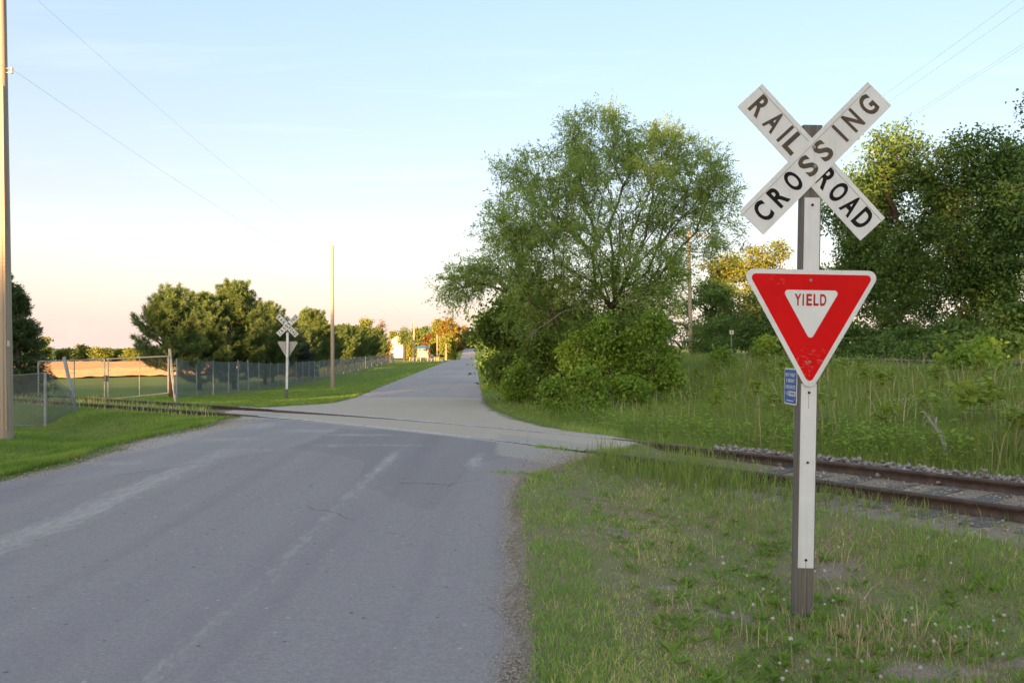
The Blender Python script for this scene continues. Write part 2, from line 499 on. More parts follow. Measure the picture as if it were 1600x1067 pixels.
def height(x, y):
    x = np.asarray(x, float); shp = x.shape
    x = x.ravel(); y = np.asarray(y, float).ravel()
    rz = road_z(y)
    dR, dL = x - XR(y), XL(y) - x
    # left side
    zl = np.interp(y, [-60, 0, 10, 18, 24, 28, 39, 50, 60, 77, 120, 177, 205, 300, 443, 700, 4200],
                   [-.3, -.3, -.33, -.24, -.3, -.12, -.6, -.8, -1.03, -1.1, -.95, -.75, -.9, -2.3, 1.2, 1.5, 14])
    zll = np.interp(y, [-60, 0, 40, 90, 200, 320, 420, 900, 2000, 4200], [-.4, -.5, -1., -2.1, -2.8, -2.9, -2.6, 0, 3.5, 12.5])
    tl = sstep(dL, 0, 4.0)
    left = rz + (zl - rz) * tl
    left = left - .13 * np.exp(-((dL - 2.6) / 1.0) ** 2) * (y < 19)
    left = left + (zll - left) * sstep(dL, 14, 75)
    # right side
    q, _ = track_q(x, y)
    rise = np.interp(x + .045 * y, [-2, 1, 4, 8, 12, 15, 19, 30, 80, 400], [-.28, -.28, -.12, .25, .8, 1.08, 1.2, 1.35, 1.6, 2.0])
    verge = np.interp(x, [-1, .6, 2, 5, 9], [-.02, -.14, -.22, -.2, -.1])
    side = np.where(q < 0, verge, rise) * 1.0
    mixq = sstep(q, -2.2, 2.2)
    side = verge * (1 - mixq) + rise * mixq
    far = sstep(y, 120, 220)
    side = side * (1 - far) + (rz + np.interp(dR, [0, 10, 40, 200], [-.2, -.2, .8, 1.5])) * far
    tr = sstep(dR, 0, 2.4)
    right = rz + (side - rz) * tr
    z = np.where(dR > 0, right, np.where(dL > 0, left, rz))
    # spur track bed
    w = 1 - sstep(np.abs(q), 1.5, 3.0)
    off = np.maximum(dR, dL)
    w = w * sstep(off, -.1, .9)
    bed = np.where(x < -3, .125, .078)
    z = z + (bed - z) * w
    # small unevenness off the road
    bump = (fbm(x * .9, y * .9, 3, 3) - .5) * .10 + (fbm(x * 4, y * 4, 9, 2) - .5) * .025
    z = z + bump * sstep(off, .0, .8) * (1 - .7 * w) * (y < 400)
    under = np.where(y > 42, .07, .012)
    z = np.where(off < 0, rz - under, np.where(off < .15, np.minimum(z, rz - .004), z))
    return z.reshape(shp)

def hz(x, y): return float(height(np.array([x]), np.array([y]))[0])

def axis(segs):
    out = []
    for a, b, st in segs:
        out.append(np.arange(a, b - 1e-6, st))
    out.append(np.array([segs[-1][1]]))
    return np.concatenate(out)

def grid_mesh(xs, ys, zf, mat, name, attrf=None):
    X, Y = np.meshgrid(xs, ys)
    Z = zf(X, Y)
    V = np.stack([X.ravel(), Y.ravel(), Z.ravel()], 1)
    nx, ny = len(xs), len(ys)
    i = np.arange(nx * ny).reshape(ny, nx)
    F = np.stack([i[:-1, :-1].ravel(), i[:-1, 1:].ravel(), i[1:, 1:].ravel(), i[1:, :-1].ravel()], 1)
    return np_mesh(name, V, F, mat, attrf(X.ravel(), Y.ravel()) if attrf else None, True)

def ground_mat():
    t = NT('ground_soil_grass')
    co = t.coord()
    n1 = t.noise(co, .6, 5)
    n2 = t.noise(co, 7, 5, .65)
    n3 = t.noise(co, 55, 4, .7)
    green = t.ramp(n2, [(.25, (0.106, 0.151, 0.038)), (.5, (0.167, 0.227, 0.057)), (.75, (0.227, 0.288, 0.078))])
    green = t.mix(t.math('MULTIPLY', n1, .5), green, (.10, .12, .035))
    dry = t.ramp(n3, [(.3, (0.175, 0.146, 0.087)), (.6, (0.321, 0.262, 0.161)), (.8, (0.408, 0.336, 0.219))])
    dirt = t.ramp(n3, [(.3, (.22, .18, .14)), (.55, (.34, .28, .22)), (.75, (.44, .37, .30))])
    dm = t.math('ADD', t.attr('dry'), t.math('MULTIPLY', t.math('SUBTRACT', n2, .5), .9), True)
    dm = t.ramp(dm, [(.25, (0, 0, 0)), (.7, (1, 1, 1))])
    gm = t.math('ADD', t.attr('dirt'), t.math('MULTIPLY', t.math('SUBTRACT', n2, .5), .8), True)
    gm = t.ramp(gm, [(.38, (0, 0, 0)), (.58, (1, 1, 1))])
    col = t.mix(dm, green, dry)
    col = t.mix(gm, col, dirt)
    hb = t.math('ADD', t.math('MULTIPLY', n3, .6), n2)
    return t.done(t.principled(col, .95, 0, t.bump(hb, .9, .03), .1))

DIRT_SPOTS = [(2.4, 4.85, .42, .15), (2.64, 7.0, .36, .2), (3.0, 4.95, .22, .08), (1.42, 5.5, .4, .09), (1.15, 6.0, .22, .08), (1.0, 7.6, .25, .15)]
def ground_masks(x, y):
    q, _ = track_q(x, y)
    off = np.maximum(x - XR(y), XL(y) - x)
    dirt = 1 - sstep(off, .0, .06 + .14 * vnoise(x * 1.3, y * 1.3, 5))
    dirt = dirt * (y < 60)
    trk = 1 - sstep(np.abs(q), 1.35, 1.95)
    trk = np.where(x < -4, trk * .35, trk) * (off > .2)
    trk = np.maximum(trk, (1 - sstep(q, 1.5, 2.0)) * (q > 0) * (x > 2))
    dirt = np.maximum(dirt, trk * (y < 60))
    for sx, sy, rx, ry in DIRT_SPOTS:
        dirt = np.maximum(dirt, 1.1 * np.exp(-(((x - sx) / rx) ** 2 + ((y - sy) / ry) ** 2) * 1.2))
    dry = np.where((x > 0) & (q < 0), .42 + .5 * fbm(x * .8, y * .8, 21, 3), .08)
    band = np.exp(-((x - XR(y) - 1.0 - .12 * (y - 5)) / .4) ** 2) * (x > 0) * (y < 14)
    dry = np.maximum(dry, band * .62)
    return {'dirt': dirt, 'dry': dry}

M['ground'] = ground_mat()
gx = axis([(-2600, -600, 200), (-600, -140, 20), (-140, -40, 4), (-40, -16, .8), (-16, -4, .22), (-4, 7, .11), (7, 24, .5), (24, 80, 4), (80, 400, 20), (400, 2600, 200)])
gy = axis([(-140, -10, 10), (-10, 2, .8), (2, 15, .11), (15, 30, .24), (30, 80, .8), (80, 220, 3), (220, 520, 6), (520, 1200, 40), (1200, 4200, 250)])
tag(link('ground', grid_mesh(gx, gy, height, M['ground'], 'ground', ground_masks)), kind='structure')

# ------------------------------------------------------------------ road
def road_mat():
    t = NT('road_asphalt')
    co = t.coord()
    fine = t.noise(co, 260, 2, .8)
    agg = t.voro(co, 90, out='Distance')
    mid = t.noise(co, 5, 5, .65)
    big = t.noise(t.mapping(co, (1.4, .16, 1)), 1, 5, .6)
    wob0 = t.node('ShaderNodeTexNoise'); wob0.inputs['Scale'].default_value = 1.6; wob0.inputs['Detail'].default_value = 7
    t.l.new(co, wob0.inputs['Vector'])
    wobc = wob0.outputs['Color']
    base = t.ramp(fine, [(.3, (0.217, 0.191, 0.196)), (.5, (0.300, 0.270, 0.269)), (.7, (0.389, 0.356, 0.348))])
    base = t.mix(t.math('MULTIPLY', t.ramp(big, [(.42, (0, 0, 0)), (.7, (1, 1, 1))]), .30), base, (.36, .33, .32))
    base = t.mix(t.math('MULTIPLY', t.ramp(mid, [(.55, (0, 0, 0)), (.75, (1, 1, 1))]), .22), base, (.155, .142, .152))
    mott = t.noise(co, 38, 4, .8)
    base = t.mix(t.math('MULTIPLY', t.ramp(mott, [(.38, (1, 1, 1)), (.55, (0, 0, 0))]), .38), base, (.165, .145, .155))
    base = t.mix(t.math('MULTIPLY', t.ramp(mott, [(.55, (0, 0, 0)), (.72, (1, 1, 1))]), .35), base, (.46, .42, .40))
    lane = t.noise(t.mapping(co, (2.2, .05, 1)), 1, 3, .5)
    base = t.mix(t.math('MULTIPLY', t.ramp(lane, [(.35, (1, 1, 1)), (.55, (0, 0, 0))]), .35), base, (.20, .178, .19))
    pv = t.voro(t.mapping(t.mix(.10, co, wobc), (.42, .17, 1)), 1.0, 'F1', 'Color')
    psep = t.node('ShaderNodeSeparateColor'); t.l.new(pv, psep.inputs[0])
    base = t.mix(t.math('MULTIPLY', t.math('GREATER_THAN', psep.outputs[0], .72), .16), base, (.13, .118, .125))
    base = t.mix(t.math('MULTIPLY', t.math('LESS_THAN', psep.outputs[0], .22), .16), base, (.42, .385, .37))
    # pale worn streaks and dust, shape from the mesh attribute broken up by noise
    d = t.math('ADD', t.attr('dust'), t.math('MULTIPLY', t.math('SUBTRACT', t.noise(t.mapping(co, (1, .35, 1)), 13, 8, .8), .5), 2.0))
    d = t.ramp(d, [(.40, (0, 0, 0)), (1.0, (1, 1, 1))])
    base = t.mix(t.math('MULTIPLY', d, .62), base, (.52, .475, .435))
    # chip seal on and beyond the crossing
    chip = t.ramp(fine, [(.3, (0.369, 0.303, 0.240)), (.5, (0.500, 0.418, 0.331)), (.7, (0.620, 0.527, 0.424))])
    chip = t.mix(t.math('MULTIPLY', big, .35), chip, (.33, .295, .255))
    c = t.math('ADD', t.attr('chip'), t.math('MULTIPLY', t.math('SUBTRACT', mid, .5), .35))
    c = t.ramp(c, [(.45, (0, 0, 0)), (.55, (1, 1, 1))])
    col = t.mix(c, base, chip)
    # gravel scatter at the edges
    e = t.math('ADD', t.attr('edge'), t.math('MULTIPLY', t.math('SUBTRACT', t.noise(co, 40, 5, .8), .5), 1.6))
    e = t.ramp(e, [(.5, (0, 0, 0)), (.66, (1, 1, 1))])
    grav = t.ramp(t.noise(co, 75, 3, .8), [(.3, (.26, .23, .20)), (.55, (.42, .375, .33)), (.75, (.56, .51, .46))])
    col = t.mix(e, col, grav)
    # cracks
    wob = t.node('ShaderNodeTexNoise'); wob.inputs['Scale'].default_value = 2.2; wob.inputs['Detail'].default_value = 6
    t.l.new(co, wob.inputs['Vector'])
    cv = t.mix(.14, co, wob.outputs['Color'])
    ck = t.voro(t.mapping(cv, (.36, .2, 1)), 1.0, 'DISTANCE_TO_EDGE')
    crack = t.math('MULTIPLY', t.math('LESS_THAN', ck, .0014), t.ramp(t.noise(co, .7, 4), [(.52, (0, 0, 0)), (.62, (1, 1, 1))]))
    col = t.mix(t.math('MULTIPLY', crack, .7), col, (.04, .04, .045))
    # small white and black flecks
    sp = t.voro(co, 11, out='Distance')
    spk = t.math('LESS_THAN', sp, .15)
    spn = t.voro(co, 11, out='Color')
    sepc = t.node('ShaderNodeSeparateColor'); t.l.new(spn, sepc.inputs[0])
    keep = t.math('MULTIPLY', spk, t.math('GREATER_THAN', sepc.outputs[0], .80))
    col = t.mix(t.math('MULTIPLY', keep, .5), col, t.ramp(sepc.outputs[1], [(.48, (.02, .02, .022)), (.52, (.5, .49, .47))]))
    hb = t.math('ADD', t.math('MULTIPLY', fine, .5), t.math('MULTIPLY', agg, .8))
    return t.done(t.principled(col, .88, 0, t.bump(hb, .55, .004), .25))
M['road'] = road_mat()

def build_road():
    ys = axis([(-30, 2.5, 1.0), (2.5, 18, .075), (18, 45, .16), (45, 215, 1.5), (215, 480, 3), (480, 700, 20)])
    n = 110
    tt = np.linspace(0, 1, n)
    L = XL(ys) - .05 + (fbm(ys * 1.7, ys * 0 + 3, 31, 4) - .5) * .34 * (ys < 60)
    Rr = XR(ys) + .05 + (fbm(ys * 2.1, ys * 0 + 9, 37, 4) - .5) * .20 * (ys < 60)
    X = L[:, None] + (Rr - L)[:, None] * tt[None, :]
    Y = np.repeat(ys[:, None], n, 1)
    Z = road_z(Y) + .0
    x, y = X.ravel(), Y.ravel()
    ed = np.minimum(x - np.repeat(L, n), np.repeat(Rr, n) - x)
    Z = Z.ravel() - .024 * (1 - sstep(ed, 0, .10)) * (y < 60)
    crown = .03 * np.sin(np.pi * np.tile(tt, len(ys))) * (y > 2)
    q, _ = track_q(x, y)
    crown = crown * (1 - (1 - sstep(np.abs(q), 1.2, 4)))
    Z = Z + crown
    # groove beside each rail
    dust = np.zeros(len(x))
    def streak(cx, w, y0, y1, a, seed):
        m = np.exp(-((x - cx - (fbm(y * .5, y * 0, seed, 2) - .5) * .25) / w) ** 2) * sstep(y, y0, y0 + 1) * (1 - sstep(y, y1 - 2, y1))
        return a * m * (.25 + 1.1 * fbm(x * 1.2, y * .35, seed + 1, 4))
    dust = np.maximum(dust, streak(-4.15, .34, 4.5, 13.5, .64, 41))
    dust = np.maximum(dust, streak(-1.75, .10, 2, 13.2, .85, 43))
    dust = np.maximum(dust, streak(-2.9, .3, 8, 14, .42, 45))
    dust = np.maximum(dust, streak(-.5, .16, 10, 13, .95, 47))
    for bx, by, rx, ry, a in ((-2.6, 14.2, .9, .35, .75), (-3.6, 14.9, .9, .5, .7), (-1.9, 12.7, .9, .14, .75), (-2.7, 12.6, .5, .3, .62),
                              (-4.6, 13.4, 1.0, .5, .6), (-5.2, 11.0, .8, .3, .6), (-4.9, 16, .7, 1.2, .7), (-3.9, 12.0, 1.2, .3, .5)):
        dust = np.maximum(dust, a * np.exp(-(((x - bx) / rx) ** 2 + ((y - by) / ry) ** 2)))
    dust = np.maximum(dust, .66 * sstep(y + .12 * x, 36.0, 36.4))
    chip = sstep(q, -.95, -.85) * (1 - sstep(y + .12 * x, 36.0, 36.3))
    # gravelly apron east of the near lane
    ap = (x > XR(9) - .35 + .25 * (fbm(y * 2, y * 0, 51, 2) - .5)) & (y > 9) & (q < -.6)
    ap2 = sstep(x, -.35, -.2) * (y > 9.6) * (q < 0) * (.35 + .5 * (np.abs(q + 2.6) > .75))
    edge = 1 - sstep(ed, .0, .08 + .2 * fbm(y * .8, x * 0, 53, 3))
    edge = edge * .9 + .16 * (1 - sstep(ed, .1, .6)) * (x > -1)
    edge = np.maximum(edge, ap2 * .8)
    edge = np.maximum(edge, (1 - sstep(x + 5.3, -.2, .7)) * sstep(y, 10, 13) * (1 - sstep(y, 19, 22)) * .75)
    V = np.stack([x, y, Z], 1)
    i = np.arange(len(ys) * n).reshape(len(ys), n)
    F = np.stack([i[:-1, :-1].ravel(), i[:-1, 1:].ravel(), i[1:, 1:].ravel(), i[1:, :-1].ravel()], 1)
    me = np_mesh('road', V, F, M['road'], {'dust': dust, 'chip': chip, 'edge': edge}, True)
    return tag(link('road', me), kind='structure')
build_road()

# ------------------------------------------------------------------ spur track across the road
RAIL_PROF = [(-.070, 0), (.070, 0), (.070, .012), (.012, .030), (.010, .120), (.036, .134), (.036, .166), (.026, .172), (-.026, .172), (-.036, .166), (-.036, .134), (-.010, .120), (-.012, .030), (-.070, .012)]
def sweep(line, nrm, zs, prof, name, mat, parent, mat2=None, top=(7,)):
    n, k = len(line), len(prof)
    V = np.zeros((n, k, 3))
    for j, (a, b) in enumerate(prof):
        V[:, j, 0] = line[:, 0] + nrm[:, 0] * a
        V[:, j, 1] = line[:, 1] + nrm[:, 1] * a
        V[:, j, 2] = zs + b
    i = np.arange(n * k).reshape(n, k)
    F = np.stack([i[:-1].ravel(), np.roll(i[:-1], -1, 1).ravel(), np.roll(i[1:], -1, 1).ravel(), i[1:].ravel()], 1)
    me = np_mesh(name, V.reshape(-1, 3), [F, i[0][None, ::-1].copy(), i[-1][None, :].copy()], mat)
    if mat2:
        me.materials.append(mat2)
        mi = np.zeros(len(me.polygons), dtype=np.int32)
        for j in top: mi[np.arange(n - 1) * k + j] = 1
        me.polygons.foreach_set('material_index', mi)
    return link(name, me, parent)

RAILZ = .05                                             # foot of the rail
def build_spur():
    root = thing('railway_track', 'rusty single railway track curving across the road and past the yield sign', 'railway track')
    a, b = 6, len(TRK) - 30
    sl = slice(a, b)
    lines = {}
    for sgn in (-1, 1):
        line = TRK[sl] + TRK_N[sl] * (.7525 * sgn)
        lines[sgn] = line
        off = np.maximum(line[:, 0] - XR(line[:, 1]), XL(line[:, 1]) - line[:, 0])
        # where the road is, the rail top is flush with the paving and polished
        zz = np.full(len(line), RAILZ)
        inroad = np.where(off < -.2)[0]
        i0, i1 = inroad[0], inroad[-1]
        for nm, s0, s1, mt2 in (('rail', 0, i0 + 1, M['rail']), ('rail', i0, i1 + 1, M['rail_top']), ('rail', i1, len(line), M['rail'])):
            if s1 - s0 < 3: continue
            g = .004 if nm == 'rail' and s0 else 0
            sweep(line[s0:s1], TRK_N[sl][s0:s1], zz[s0:s1] + (-.002 if s0 != i0 else 0), RAIL_PROF, nm, M['rail'], root, mt2, (6, 7, 8))
        # flangeway guard bar on the gauge side, in the paving only
        gl = line[i0 + 6:i1 - 5] - TRK_N[sl][i0 + 6:i1 - 5] * (.10 * sgn)
        gp = [(-.020, .1), (.020, .1), (.020, .166), (-.020, .166)]
        sweep(gl, TRK_N[sl][i0 + 6:i1 - 5], np.full(len(gl), RAILZ), gp, 'guard_rail', M['rail'], root, M['rail_top'], (2,))
        fl = line[i0 + 6:i1 - 5] - TRK_N[sl][i0 + 6:i1 - 5] * (.058 * sgn)
        sweep(fl, TRK_N[sl][i0 + 6:i1 - 5], np.full(len(fl), RAILZ), [(-.022, .1), (.022, .1), (.022, .1515), (-.022, .1515)], 'flangeway', M['steel_dark'], root)
    # rail joint on the near rail, visible gap with joint bars
    jb = MB()
    j = TRK0 + int(6.3 / .25)
    c, d, nn = TRK[j] - TRK_N[j] * .7525, TRK_D[j], TRK_N[j]
    Mx = Matrix(((d[0], nn[0], 0, c[0]), (d[1], nn[1], 0, c[1]), (0, 0, 1, RAILZ), (0, 0, 0, 1)))
    jb.box(-.3, .3, -.030, -.011, .03, .118, Mx).box(-.3, .3, .011, .030, .03, .118, Mx)
    jb.build('joint_bar', M['rail'], root)
    gp = MB().box(-.004, .004, -.0375, .0375, .13, .1735, Mx)
    gp.build('joint_gap', M['black_paint'], root)
    # ties
    proto = None
    random.seed(3)
    s = TRK0 - 40 * 4 + 60
    k = TRK0 + 4
    idxs = list(range(TRK0 + 10, len(TRK) - 32, 2)) + list(range(TRK0 - 150, TRK0 - 34, 3))
    meshes = []
    for m in range(4):
        mb = MB()
        L = 1.25 + random.uniform(-.06, .06)
        n = 7
        prof = []
        xs = [-.115 + random.uniform(-.01, .01), .115 + random.uniform(-.01, .01)]
        pts_top, pts_bot = [], []
        for i in range(n):
            y = -L + 2 * L * i / (n - 1)
            for sx in xs:
                pts_top.append((sx + random.uniform(-.008, .008), y, random.uniform(-.008, .004)))
                pts_bot.append((sx, y, -.16))
        V = pts_top + pts_bot
        F = []
        o = 2 * n
        for i in range(n - 1):
            a0 = 2 * i
            F += [(a0, a0 + 1, a0 + 3, a0 + 2), (a0, a0 + 2, o + a0 + 2, o + a0), (a0 + 1, o + a0 + 1, o + a0 + 3, a0 + 3)]
        F += [(0, o, o + 1, 1), (2 * n - 2, 2 * n - 1, o + 2 * n - 1, o + 2 * n - 2)]
        mb.poly(V, F)
        meshes.append(mb.mesh('tie', M['tie_wood']))
    cnt = 0
    for i in idxs:
        x, y = TRK[i]
        off = max(x - float(XR(y)), float(XL(y)) - x)
        if off < .7: continue
        if off < 2.4 and x > 0: continue
        o = link('tie', meshes[cnt % 4], root)
        o.location = (x, y, .092 + random.uniform(-.012, .004) - (.0 if x < 0 else 0))
        o.rotation_euler = (0, 0, math.atan2(TRK_D[i][1], TRK_D[i][0]) + random.uniform(-.05, .05))
        cnt += 1
    # tie plates with spikes
    return root
SPUR = build_spur()

def stones(name, x, y, z, size, mat, parent=None, seed=0):
    """joined irregular stones, 8 faces each"""
    g = np.random.default_rng(seed)
    n = len(x)
    base = np.array([(1, 0, 0), (-1, 0, 0), (0, 1, 0), (0, -1, 0), (0, 0, 1), (0, 0, -1)], float)
    sc = size[:, None, None] * g.uniform(.55, 1.25, (n, 6, 1)) * np.array([1, 1, .72])
    V = base[None] * sc + g.normal(0, .12, (n, 6, 3)) * size[:, None, None]
    a = g.uniform(0, 6.28, n); b = g.uniform(-.6, .6, n)
    ca, sa, cb, sb = np.cos(a), np.sin(a), np.cos(b), np.sin(b)
    Rz = np.stack([np.stack([ca, -sa, 0 * a], 1), np.stack([sa, ca, 0 * a], 1), np.stack([0 * a, 0 * a, 1 + 0 * a], 1)], 1)
    Rx = np.stack([np.stack([1 + 0 * a, 0 * a, 0 * a], 1), np.stack([0 * a, cb, -sb], 1), np.stack([0 * a, sb, cb], 1)], 1)
    V = np.einsum('nij,nkj->nki', Rz @ Rx, V) + np.stack([x, y, z], 1)[:, None, :]
    f = np.array([(0, 2, 4), (2, 1, 4), (1, 3, 4), (3, 0, 4), (2, 0, 5), (1, 2, 5), (3, 1, 5), (0, 3, 5)])
    F = (f[None] + (np.arange(n) * 6)[:, None, None]).reshape(-1, 3)
    tint = np.repeat(g.uniform(0, 1, n), 6)
    me = np_mesh(name, V.reshape(-1, 3), F, mat, {'tint': tint})
    return link(name, me, parent)

def stone_mat(name, stops):
    t = NT(name)
    col = t.ramp(t.attr('tint'), stops)
    col = t.mix(.35, col, t.ramp(t.noise(t.coord(), 60, 3), [(.3, (.1, .09, .085)), (.7, (.45, .42, .4))]), 'MIX')
    return t.done(t.principled(col, .85, 0, None, .25))
M['ballast'] = stone_mat('ballast_stone', [(0, (.16, .135, .135)), (.4, (.28, .24, .24)), (.75, (.38, .33, .32)), (1, (.48, .43, .39))])
M['gravel'] = stone_mat('gravel_stone', [(0, (.24, .19, .14)), (.5, (.40, .33, .25)), (1, (.58, .50, .40))])

def ballast():
    g = np.random.default_rng(5)
    n = 5200
    i = g.integers(TRK0 + 14, len(TRK) - 34, n)
    t = g.normal(1.25, .26, n)
    keep = (t > .86) & (t < 2.2)
    i, t = i[keep], t[keep]
    x = TRK[i, 0] + TRK_N[i, 0] * t + g.normal(0, .08, len(i)); y = TRK[i, 1] + TRK_N[i, 1] * t + g.normal(0, .08, len(i))
    crest = .14 * np.exp(-((t - 1.2) / .4) ** 2)
    z = height(x, y) + crest * g.uniform(.1, 1, len(i))
    o = stones('ballast', x, y, z, g.uniform(.022, .05, len(i)), M['ballast'], SPUR, 2)
    tag(o, kind='stuff')
    # pea gravel and small stones between and beside the rails
    n = 9000
    i = g.integers(TRK0 + 12, len(TRK) - 34, n)
    t = np.where(g.random(n) < .62, g.uniform(-.68, .68, n), -.85 - np.abs(g.normal(0, .35, n)))
    x = TRK[i, 0] + TRK_N[i, 0] * t + g.normal(0, .1, n); y = TRK[i, 1] + TRK_N[i, 1] * t + g.normal(0, .1, n)
    z = height(x, y) + .008
    o = stones('track_gravel', x, y, z, g.uniform(.006, .02, n) * np.where(g.random(n) < .06, 2, 1), M['gravel'], SPUR, 3)
    tag(o, kind='stuff')
ballast()

def roadside_gravel():
    g = np.random.default_rng(8)
    y = 3.6 + 8 * g.random(9000) ** 1.7
    x = XR(y) + g.normal(-.02, .075, len(y)) - np.where(g.random(len(y)) < .12, np.abs(g.normal(0, .45, len(y))), 0)
    z = np.maximum(height(x, y), road_z(y) * (x < XR(y)) - 9 * (x >= XR(y))) + .003
    s = g.uniform(.003, .010, len(y))
    y2 = 9.7 + 8 * g.random(3500) ; x2 = XL(y2) + g.normal(.15, .25, len(y2))
    z2 = road_z(y2) + .002
    y3 = g.uniform(9.6, 12.2, 2600); x3 = XR(y3) - np.abs(g.normal(.1, .4, len(y3))); z3 = road_z(y3) + .002
    x = np.concatenate([x, x2, x3]); y = np.concatenate([y, y2, y3]); z = np.concatenate([z, z2, z3]); s = np.concatenate([s, g.uniform(.006, .016, len(y2)), g.uniform(.005, .013, len(y3))])
    o = stones('roadside_gravel', x, y, z, s, M['gravel'], None, 9)
    tag(o, 'loose pale gravel scattered along the road edges', 'gravel', kind='stuff')
roadside_gravel()

def build_main_track():
    """second track, on the bank parallel to the road, in front of the wood"""
    root = thing('railway_track', 'distant railway track on the bank in front of the wood', 'railway track')
    n = 60
    ys = np.linspace(15, 100, n)
    line = np.stack([14.4 + (ys - 15) * .045, ys], 1)
    d = np.gradient(line, axis=0); d /= np.linalg.norm(d, axis=1)[:, None]
    nr = np.stack([-d[:, 1], d[:, 0]], 1)
    zb = 1.14
    for s in (-1, 1):
        sweep(line + nr * .7525 * s, nr, np.full(n, zb), RAIL_PROF, 'rail', M['rail'], root, M['rail_top'], (6, 7, 8))
    bp = [(-2.6, -.5), (2.6, -.5), (1.5, -.03), (-1.5, -.03)]
    sweep(line, nr, np.full(n, zb), bp, 'ballast_bed', M['ballast_bed'], root)
    tie = MB().box(-1.25, 1.25, -.11, .11, -.12, .0).mesh('tie', M['tie_wood'])
    for y in np.arange(20, 98, .62):
        o = link('tie', tie, root, (14.4 + (y - 15) * .045, y, zb - .012))
M['ballast_bed'] = simple('ballast_bed', (.21, .19, .185), .5, 22, .9, 0, .8, 30)
build_main_track()

# ------------------------------------------------------------------ lettering
def glyph(ch):
    cu = bpy.data.curves.new('glyph', 'FONT')
    cu.body = ch
    cu.size = 1.0
    cu.offset = .032
    cu.extrude = 0
    cu.resolution_u = 4
    o = bpy.data.objects.new('glyph', cu)
    COL.objects.link(o)
    dg = bpy.context.evaluated_depsgraph_get()
    me = bpy.data.meshes.new_from_object(o.evaluated_get(dg))
    vs = np.array([v.co[:2] for v in me.vertices]) if len(me.vertices) else np.zeros((0, 2))
    fs = [tuple(p.vertices) for p in me.polygons]
    bpy.data.objects.remove(o); bpy.data.curves.remove(cu); bpy.data.meshes.remove(me)
    return vs, fs
_GL = {}
def text_mesh(items, name, mat, thick=.0012, F=Matrix.Identity(4)):
    """items: (char, xcentre, zbase, width, height) in the sign plane (local x,z), facing -y; F places it"""
    V, Fa = [], []
    for ch, xc, z0, w, h in items:
        if ch == ' ': continue
        if ch not in _GL: _GL[ch] = glyph(ch)
        vs, fs = _GL[ch]
        lo, hi = vs.min(0), vs.max(0)
        ww = w if ch not in 'I1-' else w * {'I': .24, '1': .5, '-': .6}[ch]
        hh, zz = (h, z0) if ch != '-' else (h * .14, z0 + h * .43)
        q = (vs - lo) / np.maximum(hi - lo, 1e-6)
        n = len(V)
        for p in q: V.append(F @ Vector((xc - ww / 2 + p[0] * ww, -thick, zz + p[1] * hh)))
        Fa += [tuple(n + i for i in f) for f in fs]
    me = bpy.data.meshes.new(name)
    me.from_pydata([tuple(v) for v in V], [], Fa)
    me.materials.append(mat)
    return me
def text_line(s, xc, z0, h, cw, gap):
    tot = len(s) * cw + (len(s) - 1) * gap
    x = xc - tot / 2 + cw / 2
    out = []
    for ch in s:
        out.append((ch, x, z0, cw, h)); x += cw + gap
    return out

def rounded_tri(w, r, top):
    """downward triangle, top edge at z=top, width w, corner radius r -> outline (x,z)"""
    h = w * .8855
    A, B, C = Vector((-w / 2, top)), Vector((w / 2, top)), Vector((0, top - h))
    cx = (A + B + C) / 3
    out = []
    P3 = [C, B, A]
    for i in range(3):
        p, a, b = P3[i], P3[i - 1], P3[(i + 1) % 3]
        d1, d2 = (a - p).normalized(), (b - p).normalized()
        half = d1.angle(d2) / 2
        bis = (d1 + d2).normalized()
        cc = p + bis * (r / math.sin(half))
        a1 = math.atan2(-(bis.y), -(bis.x))
        sw = math.pi / 2 - half
        for k in range(7):
            an = a1 - sw + 2 * sw * k / 6
            out.append((cc.x + r * math.cos(an), cc.y + r * math.sin(an)))
    return out
def rounded_rect(x0, x1, z0, z1, r, k=5):
    out = []
    for cx, cz, a0 in ((x1 - r, z0 + r, -90), (x1 - r, z1 - r, 0), (x0 + r, z1 - r, 90), (x0 + r, z0 + r, 180)):
        for i in range(k):
            a = R(a0 + 90 * i / (k - 1)); out.append((cx + r * math.cos(a), cz + r * math.sin(a)))
    return out
XZ = Matrix(((1, 0, 0, 0), (0, 0, 1, 0), (0, 1, 0, 0), (0, 0, 0, 1)))     # prism (x,y)->(x,z), extrude along y
def plate(prof, y0, y1, name, mat, parent, F=None):
    return MB().prism(prof, y0, y1, XZ if F is None else F @ XZ).build(name, mat, parent)
def bolt(x, y, z, r, parent, mat, name='bolt'):
    mb = MB()
    mb.tube([(x, y, z), (x, y - .006, z)], r, 8)
    mb.tube([(x, y - .006, z), (x, y - .013, z)], [r * .6, r * .45], 6)
    return mb.build(name, mat, parent)

